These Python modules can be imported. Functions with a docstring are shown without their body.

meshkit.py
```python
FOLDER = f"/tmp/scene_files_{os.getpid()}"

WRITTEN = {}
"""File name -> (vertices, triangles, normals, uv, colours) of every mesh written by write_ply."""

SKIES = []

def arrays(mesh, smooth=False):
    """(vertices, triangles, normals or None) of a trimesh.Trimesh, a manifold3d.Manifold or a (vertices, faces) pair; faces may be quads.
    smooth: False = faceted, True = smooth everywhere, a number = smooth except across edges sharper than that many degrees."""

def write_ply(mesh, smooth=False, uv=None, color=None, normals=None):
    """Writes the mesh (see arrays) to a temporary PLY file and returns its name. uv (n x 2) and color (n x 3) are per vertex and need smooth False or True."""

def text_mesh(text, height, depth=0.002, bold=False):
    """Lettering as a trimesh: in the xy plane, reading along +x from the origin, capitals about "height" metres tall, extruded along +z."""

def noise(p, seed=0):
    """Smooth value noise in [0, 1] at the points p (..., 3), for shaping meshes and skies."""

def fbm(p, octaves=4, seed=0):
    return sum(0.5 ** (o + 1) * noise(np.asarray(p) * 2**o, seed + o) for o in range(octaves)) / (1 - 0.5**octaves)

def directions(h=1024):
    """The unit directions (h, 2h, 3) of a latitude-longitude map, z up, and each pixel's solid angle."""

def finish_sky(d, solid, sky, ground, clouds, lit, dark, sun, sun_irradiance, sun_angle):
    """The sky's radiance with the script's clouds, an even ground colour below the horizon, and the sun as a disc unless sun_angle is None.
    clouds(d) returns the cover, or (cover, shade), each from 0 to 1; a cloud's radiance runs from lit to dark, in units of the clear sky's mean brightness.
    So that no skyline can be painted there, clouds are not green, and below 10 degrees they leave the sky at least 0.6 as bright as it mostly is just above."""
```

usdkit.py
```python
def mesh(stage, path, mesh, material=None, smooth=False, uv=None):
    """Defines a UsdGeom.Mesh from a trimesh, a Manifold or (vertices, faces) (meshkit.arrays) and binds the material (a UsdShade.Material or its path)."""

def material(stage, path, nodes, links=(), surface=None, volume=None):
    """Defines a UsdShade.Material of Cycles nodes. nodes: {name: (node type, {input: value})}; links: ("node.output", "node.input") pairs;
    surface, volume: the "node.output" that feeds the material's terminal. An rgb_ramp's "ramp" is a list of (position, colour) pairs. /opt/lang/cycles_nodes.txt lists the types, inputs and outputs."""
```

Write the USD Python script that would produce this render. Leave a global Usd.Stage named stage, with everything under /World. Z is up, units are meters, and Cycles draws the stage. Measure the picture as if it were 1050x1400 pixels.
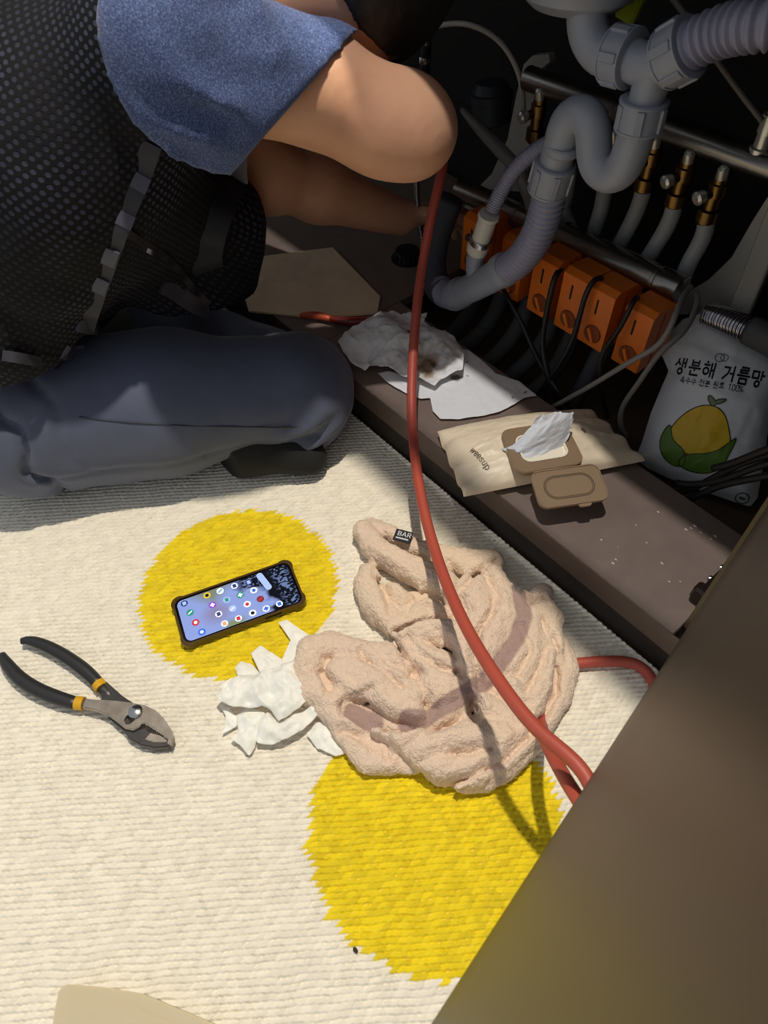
import math, random
import numpy as np
import trimesh
import shapely
from shapely.geometry import Polygon, Point, LineString
from scipy.spatial import Delaunay, cKDTree
from scipy.interpolate import CubicSpline, RBFInterpolator
from pxr import Usd, UsdGeom, UsdLux, UsdShade, Sdf, Gf, Vt
import usdkit, meshkit

stage = Usd.Stage.CreateInMemory()
UsdGeom.SetStageUpAxis(stage, UsdGeom.Tokens.z)
UsdGeom.SetStageMetersPerUnit(stage, 1.0)
WORLD = UsdGeom.Xform.Define(stage, '/World')
stage.SetDefaultPrim(WORLD.GetPrim())
UsdGeom.Scope.Define(stage, '/World/Looks')

# ------------------------------------------------------------------ camera
CAM_H = 0.78
FPX = 965.0                      # focal length in pixels of a 1050 x 1400 picture
R = np.array([[0.65032466, 0.59321434, -0.47452564],
              [0.75948017, -0.52117389, 0.38931691],
              [-0.01636201, -0.6135752, -0.78946676]])   # camera (right, down, forward) -> world
R = np.array([R[:, 0] / np.linalg.norm(R[:, 0]), R[:, 1] / np.linalg.norm(R[:, 1]), R[:, 2] / np.linalg.norm(R[:, 2])]).T
EYE = np.array([0, 0, CAM_H])
cam = UsdGeom.Camera.Define(stage, '/World/camera')
cam.CreateHorizontalApertureAttr(36.0)
cam.CreateVerticalApertureAttr(48.0)
cam.CreateFocalLengthAttr(FPX / 1050 * 36)
cam.CreateClippingRangeAttr(Gf.Vec2f(0.003, 50))
cam.CreateFStopAttr(11.0)
cam.CreateFocusDistanceAttr(0.92)
cam.CreateExposureAttr(0.0)
m = np.eye(4)
m[0, :3], m[1, :3], m[2, :3], m[3, :3] = R @ [1, 0, 0], R @ [0, -1, 0], R @ [0, 0, -1], EYE
cam.AddTransformOp().Set(Gf.Matrix4d(*m.ravel().tolist()))

# ------------------------------------------------------------------ light: the room's bounce light and two ceiling spotlights
dome = UsdLux.DomeLight.Define(stage, '/World/room_light')
dome.CreateIntensityAttr(0.125)
dome.CreateColorAttr(Gf.Vec3f(0.93, 0.97, 1.0))

def ceiling_lamp(name, pos, target, power, color, radius=0.03, cone=None, soft=0.02):
    s = UsdLux.SphereLight.Define(stage, '/World/' + name)
    s.CreateRadiusAttr(radius)
    s.CreateIntensityAttr(power)
    s.CreateColorAttr(Gf.Vec3f(*color))
    s.CreateNormalizeAttr(True)
    if cone:
        sh = UsdLux.ShapingAPI.Apply(s.GetPrim())
        sh.CreateShapingConeAngleAttr(cone)
        sh.CreateShapingConeSoftnessAttr(soft)
    p, t = np.array(pos, float), np.array(target, float)
    z = (p - t) / np.linalg.norm(p - t)
    x = np.cross([1, 0, 0.01], z); x /= np.linalg.norm(x)
    y = np.cross(z, x)
    mm = np.eye(4); mm[0, :3], mm[1, :3], mm[2, :3], mm[3, :3] = x, y, z, p
    s.AddTransformOp().Set(Gf.Matrix4d(*mm.ravel().tolist()))
WARM = (1.0, 0.89, 0.72)
ceiling_lamp('counter_downlight', (-0.45, 0.50, 2.35), (-0.45, 0.5, 0), 55.0, WARM, 0.035)
_b = np.array([-0.35, 0.10, 2.35]); _e = math.atan2(0.468 - 0.10, 2.35 - 0.07) + math.radians(60)
ceiling_lamp('sink_spotlight', _b, _b + np.array([0, math.sin(_e), -math.cos(_e)]), 38.0, (1.0, 0.95, 0.88), 0.02, 60.0, 0.0)

# ------------------------------------------------------------------ helpers
def ray(px, py):
    r = R @ np.array([px - 525.0, py - 700.0, FPX]); return r / np.linalg.norm(r)
def at(px, py, z):               # a measured point of the photograph at height z
    r = ray(px, py); return EYE + r * ((z - CAM_H) / r[2])
def aty(px, py, y):              # a measured point at depth y into the cabinet
    r = ray(px, py); return EYE + r * (y / r[1])
def far(px, py, s):              # a measured point at distance s
    return EYE + ray(px, py) * s

def lin(c):
    c = np.asarray(c, float) / 255.0
    return np.where(c <= 0.04045, c / 12.92, ((c + 0.055) / 1.055) ** 2.4)

LOOKS = {}
def look(name, color, rough=0.5, metallic=0.0, var=0.0, var_scale=40.0, bump=0.0, bump_scale=200.0, bump_dist=0.001, **extra):
    """A principled material in an sRGB 0-255 colour, mottled by var and roughened by bump."""
    if name in LOOKS: return LOOKS[name]
    c = lin(color)
    nodes = {'p': ('principled_bsdf', {'base_color': c, 'roughness': rough, 'metallic': metallic, **extra}), 'tc': ('texture_coordinate', {})}
    links = []
    if var:
        nodes['vn'] = ('noise_texture', {'scale': var_scale, 'detail': 4.0, 'roughness': 0.6})
        nodes['vr'] = ('rgb_ramp', {'ramp': [(0.3, tuple(c * (1 - var))), (0.7, tuple(np.minimum(c * (1 + var), 1)))]})
        links += [('tc.object', 'vn.vector'), ('vn.fac', 'vr.fac'), ('vr.color', 'p.base_color')]
    if bump:
        nodes['bn'] = ('noise_texture', {'scale': bump_scale, 'detail': 3.0, 'roughness': 0.6})
        nodes['b'] = ('bump', {'strength': bump, 'distance': bump_dist})
        links += [('tc.object', 'bn.vector'), ('bn.fac', 'b.height'), ('b.normal', 'p.normal')]
    LOOKS[name] = usdkit.material(stage, '/World/Looks/' + name, nodes, links, surface='p.BSDF')
    return LOOKS[name]

def vcol_look(name, rough=0.8, bump=0.0, bump_scale=300.0, bump_dist=0.001, emit=0.0, var=0.0, **extra):
    """A material whose colour is the mesh's own dye, stored per vertex as 'dye'."""
    nodes = {'p': ('principled_bsdf', {'roughness': rough, **extra}), 'a': ('attribute', {'attribute': 'dye'}), 'tc': ('texture_coordinate', {})}
    links = [('a.color', 'p.base_color')]
    if emit:
        nodes['p'][1]['emission_strength'] = emit
        links.append(('a.color', 'p.emission_color'))
    if bump:
        nodes['bn'] = ('noise_texture', {'scale': bump_scale, 'detail': 3.0})
        nodes['b'] = ('bump', {'strength': bump, 'distance': bump_dist})
        links += [('tc.object', 'bn.vector'), ('bn.fac', 'b.height'), ('b.normal', 'p.normal')]
    LOOKS[name] = usdkit.material(stage, '/World/Looks/' + name, nodes, links, surface='p.BSDF')
    return LOOKS[name]

COUNT = {}
def numbered(path):
    k = COUNT.get(path, 0); COUNT[path] = k + 1
    return path if k == 0 else '%s_%03d' % (path, k)

def tag(prim, label=None, category=None, group=None, kind=None):
    for k, v in (('label', label), ('category', category), ('group', group), ('kind', kind)):
        if v: prim.SetCustomDataByKey(k, v)
    return prim

class Thing:
    def __init__(self, path, loc): self.path, self.loc = path, np.asarray(loc, float)

def thing(name, label, category, loc=(0, 0, 0), group=None, kind=None):
    path = numbered('/World/' + name)
    x = UsdGeom.Xform.Define(stage, path); x.AddTranslateOp().Set(Gf.Vec3d(*map(float, loc)))
    tag(x.GetPrim(), label, category, group, kind)
    return Thing(path, loc)

def tri(mesh):
    if hasattr(mesh, 'to_mesh') or isinstance(mesh, (tuple, list)):
        v, f, _ = meshkit.arrays(mesh); return trimesh.Trimesh(v, f, process=False)
    return mesh

def part(parent, name, mesh, mat, smooth=30, label=None, dye=None, uv=None, kind=None):
    """One mesh of the scene under a thing (points given in world space), or under a part (a sub-part)."""
    mesh = tri(mesh)
    path = numbered(parent.path + '/' + name)
    mesh = trimesh.Trimesh(np.asarray(mesh.vertices) - parent.loc, mesh.faces, process=False)
    if dye is not None or uv is not None: smooth = True if smooth else False
    g = usdkit.mesh(stage, path, mesh, mat, smooth=smooth, uv=uv)
    if dye is not None:
        UsdGeom.PrimvarsAPI(g).CreatePrimvar('dye', Sdf.ValueTypeNames.Color3fArray, 'vertex').Set(Vt.Vec3fArray.FromNumpy(np.asarray(dye, np.float32)))
    tag(g.GetPrim(), label, kind=kind)
    return Thing(path, parent.loc)

ROOT = Thing('/World', (0, 0, 0))
def single(name, mesh, mat, label, category, smooth=30, group=None, kind=None, **kw):
    t = part(ROOT, name, mesh, mat, smooth, **kw)
    tag(stage.GetPrimAtPath(t.path), label, category, group, kind)
    return t
def structure(name, mesh, mat, label=None):
    t = part(ROOT, name, mesh, mat, 30)
    tag(stage.GetPrimAtPath(t.path), label, kind='structure'); return t

def join(*ms): return trimesh.util.concatenate([tri(x) for x in ms])

def box(lo, hi, bevel=0.0):
    lo, hi = np.asarray(lo, float), np.asarray(hi, float)
    if not bevel:
        return trimesh.creation.box(bounds=[lo, hi])
    b = min(bevel, 0.49 * (hi - lo).min())
    pts = []
    for i in range(3):
        for s in np.ndindex(2, 2, 2):
            c = np.where(np.array(s) == 0, lo, hi); inn = np.where(np.array(s) == 0, b, -b)
            q = c + inn; q[i] = c[i]; pts.append(q)
    return trimesh.convex.convex_hull(np.array(pts))

def frame_box(o, ax, half, bevel=0.0):
    """A box centred at o with axes ax (rows) and half sizes."""
    b = box(-np.asarray(half), np.asarray(half), bevel)
    b.vertices = np.asarray(b.vertices) @ np.asarray(ax) + o
    return b

def path_points(pts, step=0.006):
    p = np.asarray(pts, float)
    if len(p) == 2:
        n = max(2, int(np.linalg.norm(p[1] - p[0]) / step) + 1); return p[0] + np.linspace(0, 1, n)[:, None] * (p[1] - p[0])
    t = np.r_[0, np.cumsum(np.sqrt(np.linalg.norm(np.diff(p, axis=0), axis=1)))]
    cs = CubicSpline(t, p)
    q = cs(np.linspace(0, t[-1], 800))
    s = np.r_[0, np.cumsum(np.linalg.norm(np.diff(q, axis=0), axis=1))]
    n = max(3, int(s[-1] / step) + 1)
    u = np.linspace(0, s[-1], n)
    return np.stack([np.interp(u, s, q[:, k]) for k in range(3)], 1)

def tube(pts, r, n=14, step=0.006, raw=False, flat=1.0, up=None):
    """A swept round tube with closed ends; r is a number, or a function of the arc length (m)."""
    p = np.asarray(pts, float) if raw else path_points(pts, step)
    s = np.r_[0, np.cumsum(np.linalg.norm(np.diff(p, axis=0), axis=1))]
    rr = np.array([r(x) for x in s]) if callable(r) else np.full(len(p), r) if np.ndim(r) == 0 else np.interp(s, np.linspace(0, s[-1], len(r)), r)
    t = np.gradient(p, axis=0); t /= np.linalg.norm(t, axis=1)[:, None] + 1e-12
    a = np.cross(t[0], [0, 0, 1.0] if up is None else up)
    if np.linalg.norm(a) < 1e-3: a = np.cross(t[0], [1.0, 0, 0])
    A = [a / np.linalg.norm(a)]
    for k in range(1, len(p)):
        a = A[-1] - t[k] * (A[-1] @ t[k]); A.append(a / np.linalg.norm(a))
    A = np.array(A); B = np.cross(t, A)
    th = np.linspace(0, 2 * np.pi, n, endpoint=False)
    ring = p[:, None] + rr[:, None, None] * (np.cos(th)[None, :, None] * A[:, None] + flat * np.sin(th)[None, :, None] * B[:, None])
    v = ring.reshape(-1, 3); m_ = len(p); f = []
    i = np.arange(m_ - 1)[:, None] * n; j = np.arange(n)[None]; j2 = (j + 1) % n
    q = np.stack([i + j, i + j2, i + n + j2, i + n + j], -1).reshape(-1, 4)
    f = np.vstack([q[:, [0, 2, 1]], q[:, [0, 3, 2]]])
    v = np.vstack([v, p[0], p[-1]])
    c0, c1, jj = len(v) - 2, len(v) - 1, np.arange(n)
    f = np.vstack([f, np.stack([np.full(n, c0), jj, (jj + 1) % n], 1), np.stack([np.full(n, c1), (m_ - 1) * n + (jj + 1) % n, (m_ - 1) * n + jj], 1)])
    mm = trimesh.Trimesh(v, f, process=False); trimesh.repair.fix_normals(mm)
    return mm

def profile(a, b, prof, n=32):
    """A turned piece about the axis a->b; prof: (fraction along, radius) pairs."""
    a, b = np.asarray(a, float), np.asarray(b, float); L = np.linalg.norm(b - a)
    lp = [(max(r, 1e-5), f * L) for f, r in prof]
    g = trimesh.creation.revolve(np.array([(0, lp[0][1])] + lp + [(0, lp[-1][1])]), sections=n)
    T = trimesh.geometry.align_vectors([0, 0, 1], (b - a) / L); T[:3, 3] = a
    g.apply_transform(T); trimesh.repair.fix_normals(g); return g

def nut(a, b, r, ribs=6, rw=0.16, rh=0.0022):
    """A ribbed slip nut about a->b."""
    a, b = np.asarray(a, float), np.asarray(b, float); ax = (b - a) / np.linalg.norm(b - a)
    u = np.cross(ax, [0.3, 0.2, 1.0]); u /= np.linalg.norm(u); w = np.cross(ax, u)
    ms = [profile(a, b, [(0, r * 0.93), (0.04, r), (0.10, r), (0.12, r * 0.96), (0.88, r * 0.96), (0.9, r), (0.97, r), (1, r * 0.93)], 36)]
    for k in range(ribs):
        th = 2 * np.pi * k / ribs; d = np.cos(th) * u + np.sin(th) * w; tt = np.cross(ax, d)
        ms.append(frame_box((a + b) / 2 + d * (r * 0.96), [ax, d, tt], [np.linalg.norm(b - a) * 0.38, rh, r * rw], 0.0008))
    return join(*ms)

def prism(pts2, z0, z1, bevel=0.0):
    p = Polygon(pts2).buffer(0)
    if bevel:
        q = p.buffer(-bevel)
        ms = [trimesh.creation.extrude_polygon(g, z1 - z0 - bevel, engine='earcut').apply_translation([0, 0, z0]) for g in getattr(p, 'geoms', [p])]
        ms += [trimesh.creation.extrude_polygon(g, z1 - z0, engine='earcut').apply_translation([0, 0, z0]) for g in getattr(q, 'geoms', [q])]
        return join(*ms)
    return join(*[trimesh.creation.extrude_polygon(g, z1 - z0, engine='earcut').apply_translation([0, 0, z0]) for g in getattr(p, 'geoms', [p])])

def round_poly(pts, r, n=6):
    p = Polygon(pts); return p.buffer(-r, quad_segs=n).buffer(r, quad_segs=n)

def rrect(w, h, r): return shapely.box(-w / 2 + r, -h / 2 + r, w / 2 - r, h / 2 - r).buffer(r, quad_segs=6)

def flat_map(shape, fn, edge=0.004):
    """A flat print: the 2-D shape cut into small triangles and laid on a surface fn(u, v) -> points."""
    out = []
    for g in getattr(shape, 'geoms', [shape]):
        if g.is_empty or g.area < 1e-9: continue
        v, f = trimesh.creation.triangulate_polygon(g, engine='earcut')
        v3 = np.c_[v, np.zeros(len(v))]
        v3, f = trimesh.remesh.subdivide_to_size(v3, f, edge, max_iter=12)
        out.append(trimesh.Trimesh(fn(v3[:, 0], v3[:, 1]), f, process=False))
    return join(*out)

def ridged(p, octaves=4, seed=0):
    out, amp = 0, 1.0
    for o in range(octaves):
        out = out + amp * (1 - np.abs(2 * meshkit.noise(np.asarray(p) * 2 ** o, seed + o) - 1)); amp *= 0.5
    return out / 2 - 0.5

def sheet(outline, zfun, spacing=0.004, thick=0.0006, jitter=0.2, seed=1, lift=None):
    """A thin limp sheet: the outline (world x, y) filled with points whose height is zfun(x, y); closed, with a thickness."""
    poly = Polygon(outline).buffer(0)
    if poly.geom_type != 'Polygon': poly = max(poly.geoms, key=lambda g: g.area)
    rng = np.random.default_rng(seed)
    x0, y0, x1, y1 = poly.bounds
    g = np.stack(np.meshgrid(np.arange(x0, x1, spacing), np.arange(y0, y1, spacing)), -1).reshape(-1, 2)
    g = g + rng.normal(0, spacing * jitter, g.shape)
    g = g[shapely.contains_xy(poly.buffer(-spacing * 0.5), g[:, 0], g[:, 1])]
    L = poly.exterior.length; nb = max(12, int(L / spacing))
    b = np.array([poly.exterior.interpolate(k * L / nb).coords[0] for k in range(nb)])
    p = np.vstack([b, g])
    t = Delaunay(p).simplices
    c = p[t].mean(1); t = t[shapely.contains_xy(poly.buffer(1e-5), c[:, 0], c[:, 1])]
    a = p[t]; area = (a[:, 1, 0] - a[:, 0, 0]) * (a[:, 2, 1] - a[:, 0, 1]) - (a[:, 1, 1] - a[:, 0, 1]) * (a[:, 2, 0] - a[:, 0, 0])
    t = np.where((area < 0)[:, None], t[:, [0, 2, 1]], t); t = t[np.abs(area) > 1e-11]
    z = zfun(p[:, 0], p[:, 1])
    top = np.c_[p, z]; n = len(p)
    bot = top.copy(); bot[:, 2] -= thick
    e = np.vstack([t[:, [0, 1]], t[:, [1, 2]], t[:, [2, 0]]])
    key = {tuple(x) for x in e.tolist()}
    be = np.array([x for x in e.tolist() if (x[1], x[0]) not in key])
    side = np.vstack([np.stack([be[:, 1], be[:, 0], be[:, 0] + n], 1), np.stack([be[:, 1], be[:, 0] + n, be[:, 1] + n], 1)])
    return trimesh.Trimesh(np.vstack([top, bot]), np.vstack([t, t[:, ::-1] + n, side]), process=False)

def bumps_z(base, bumps, amp=0.0, freq=40.0, seed=0, zmin=None, aniso=None):
    """Height of a crumpled sheet: base + soft bumps (x, y, height, radius) + ridged creases."""
    def f(x, y):
        z = np.full(np.shape(x), base, float) if np.ndim(base) == 0 else base(x, y)
        for bx, by, h, r in bumps: z = z + h * np.exp(-((x - bx) ** 2 + (y - by) ** 2) / (r * r))
        if amp:
            q = np.stack([x, y, np.zeros_like(x)], -1)
            w = meshkit.fbm(q * freq * 0.4, 2, seed + 9) * 0.03
            q = q + np.stack([w, -w, w], -1)
            z = z + amp * ridged(q * freq, 4, seed)
        return z if zmin is None else np.maximum(z, zmin if np.ndim(zmin) == 0 else zmin(x, y))
    return f

def relax(mm, its):
    """Taubin smoothing in place."""
    from scipy import sparse
    v, f = np.array(mm.vertices), np.asarray(mm.faces); n = len(v)
    e = np.vstack([f[:, [0, 1]], f[:, [1, 2]], f[:, [2, 0]]])
    A = sparse.coo_matrix((np.ones(2 * len(e)), (np.r_[e[:, 0], e[:, 1]], np.r_[e[:, 1], e[:, 0]])), (n, n)).tocsr()
    A.data[:] = 1; deg = np.maximum(np.asarray(A.sum(1)).ravel(), 1)[:, None]
    for _ in range(its):
        v = v + 0.5 * (A @ v / deg - v)
        v = v - 0.52 * (A @ v / deg - v)
    mm.vertices = v

class Field:
    """A signed distance field on a grid: limbs, folds and cloth are blended in it and skinned with surface nets."""
    def __init__(self, lo, hi, h):
        self.lo, self.h = np.asarray(lo, float), h
        self.n = np.ceil((np.asarray(hi) - self.lo) / h).astype(int) + 1
        self.ax = [self.lo[k] + h * np.arange(self.n[k]) for k in range(3)]
        self.d = np.full(self.n, 0.3)
    def box(self, lo, hi):
        i0 = np.clip(np.floor((np.asarray(lo) - self.lo) / self.h).astype(int), 0, self.n - 1)
        i1 = np.clip(np.ceil((np.asarray(hi) - self.lo) / self.h).astype(int) + 1, 1, self.n)
        sl = tuple(slice(a, b) for a, b in zip(i0, i1))
        return sl, np.stack(np.meshgrid(*[self.ax[k][sl[k]] for k in range(3)], indexing='ij'), -1)
    def smin(self, sl, e, k):
        a = self.d[sl]
        if k <= 0: self.d[sl] = np.minimum(a, e); return
        q = np.maximum(k - np.abs(a - e), 0) / k
        self.d[sl] = np.minimum(a, e) - q * q * k * 0.25
    def capsule(self, a, b, r1, r2, k=0.02, squash=None):
        """squash: (unit vector, factor): the limb is thinner along the vector by the factor."""
        a, b = np.asarray(a, float), np.asarray(b, float); mr = max(r1, r2) + k + 0.04
        sl, P = self.box(np.minimum(a, b) - mr, np.maximum(a, b) + mr)
        if P.size == 0: return self
        ba = b - a; L2 = max(ba @ ba, 1e-9)
        t = np.clip(((P - a) @ ba) / L2, 0, 1)
        D = P - (a + t[..., None] * ba)
        if squash is not None:
            u = np.asarray(squash[0], float); u = u / np.linalg.norm(u); c = D @ u
            D = D + u * (c * (1 / squash[1] - 1))[..., None]
        self.smin(sl, np.sqrt((D ** 2).sum(-1)) - (r1 + (r2 - r1) * t), k); return self
    def chain(self, pts, k=0.012, kk=None, squash=None):
        """pts: (x, y, z, r) along a fold; its own pieces blend by kk, with the rest by k."""
        pts = np.asarray(pts, float)
        mr = pts[:, 3].max() + k + 0.04
        sl, P = self.box(pts[:, :3].min(0) - mr, pts[:, :3].max(0) + mr)
        e = np.full(P.shape[:-1], 9.0)
        for a, b in zip(pts[:-1], pts[1:]):
            ba = b[:3] - a[:3]; t = np.clip(((P - a[:3]) @ ba) / max(ba @ ba, 1e-9), 0, 1)
            D = P - (a[:3] + t[..., None] * ba)
            if squash is not None:
                u = np.asarray(squash[0], float); c = D @ u; D = D + u * (c * (1 / squash[1] - 1))[..., None]
            e = np.minimum(e, np.sqrt((D ** 2).sum(-1)) - (a[3] + (b[3] - a[3]) * t))
        self.smin(sl, e, k); return self
    def cut(self, fn, k=0.004):
        """Keeps only where fn(P) < 0."""
        P = np.stack(np.meshgrid(*self.ax, indexing='ij'), -1)
        self.d = np.maximum(self.d, fn(P)); return self
    def warp(self, fn, band=0.05):
        sel = np.abs(self.d) < band
        idx = np.argwhere(sel); P = self.lo + idx * self.h
        self.d[sel] += fn(P); return self
    def mesh(self, smooth_it=2):
        d = self.d.copy()
        for k in range(3):
            s0 = [slice(None)] * 3; s0[k] = 0; s1 = [slice(None)] * 3; s1[k] = -1
            d[tuple(s0)] = np.maximum(d[tuple(s0)], 1e-4); d[tuple(s1)] = np.maximum(d[tuple(s1)], 1e-4)
        ins = d < 0
        n = np.array(d.shape) - 1
        cnt = np.zeros(n, np.int8); acc = np.zeros((*n, 3)); m_ = np.zeros(n)
        corner = [np.array(c) for c in np.ndindex(2, 2, 2)]
        sub = lambda A, c: A[c[0]:c[0] + n[0], c[1]:c[1] + n[1], c[2]:c[2] + n[2]]
        for c in corner: cnt += sub(ins, c)
        act = (cnt > 0) & (cnt < 8)
        cells = np.argwhere(act)
        acc = np.zeros((len(cells), 3)); m_ = np.zeros(len(cells))
        for c in corner:
            for k in range(3):
                if c[k]: continue
                c2 = c.copy(); c2[k] = 1
                A = d[tuple((cells + c).T)]; B = d[tuple((cells + c2).T)]
                x = (A < 0) != (B < 0)
                t = np.where(x, A / np.where(x, A - B, 1), 0)
                pt = c + np.zeros((len(cells), 3)); pt[:, k] = t
                acc += pt * x[:, None]; m_ += x
        v = self.lo + self.h * (cells + acc / m_[:, None])
        ID = np.full(n, -1); ID[act] = np.arange(len(cells))
        F = []
        for k in range(3):
            a, b = [(1, 2), (2, 0), (0, 1)][k]
            s0 = [slice(1, -1)] * 3; s1 = [slice(1, -1)] * 3
            s0[k] = slice(0, -1); s1[k] = slice(1, None)
            A, B = ins[tuple(s0)], ins[tuple(s1)]
            e = np.argwhere(A != B); 
            if len(e) == 0: continue
            flip = A[tuple(e.T)]
            off = np.array([1, 1, 1]); off[k] = 0
            e = e + off
            ea, eb = np.zeros(3, int), np.zeros(3, int); ea[a] = 1; eb[b] = 1
            q = np.stack([ID[tuple((e - ea - eb).T)], ID[tuple((e - eb).T)], ID[tuple(e.T)], ID[tuple((e - ea).T)]], 1)
            q = np.where(flip[:, None], q, q[:, ::-1])
            F.append(q)
        F = np.vstack(F)
        f = np.vstack([F[:, [0, 1, 2]], F[:, [0, 2, 3]]])
        mm = trimesh.Trimesh(v, f, process=False)
        if smooth_it: relax(mm, smooth_it)
        return mm
    def top(self, x, y):
        """Height of the surface above each (x, y)."""
        i = np.clip(np.round((np.asarray(x) - self.lo[0]) / self.h).astype(int), 0, self.n[0] - 1)
        j = np.clip(np.round((np.asarray(y) - self.lo[1]) / self.h).astype(int), 0, self.n[1] - 1)
        col = self.d[i, j] < 0
        k = col.shape[-1] - 1 - np.argmax(col[..., ::-1], -1)
        return np.where(col.any(-1), self.ax[2][k], np.nan)

# ------------------------------------------------------------------ large structure
M_FLOOR = look('floor_wood', (96, 78, 62), 0.5, var=0.2, var_scale=8)
structure('floor', box((-4.5, -2.6, -0.06), (3.0, 1.12, -0.008)), M_FLOOR)
M_WALL = look('wall_paint', (150, 146, 140), 0.8)
structure('wall_back', box((-4.5, 1.12, -0.06), (3.0, 1.22, 2.6)), M_WALL)

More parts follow.
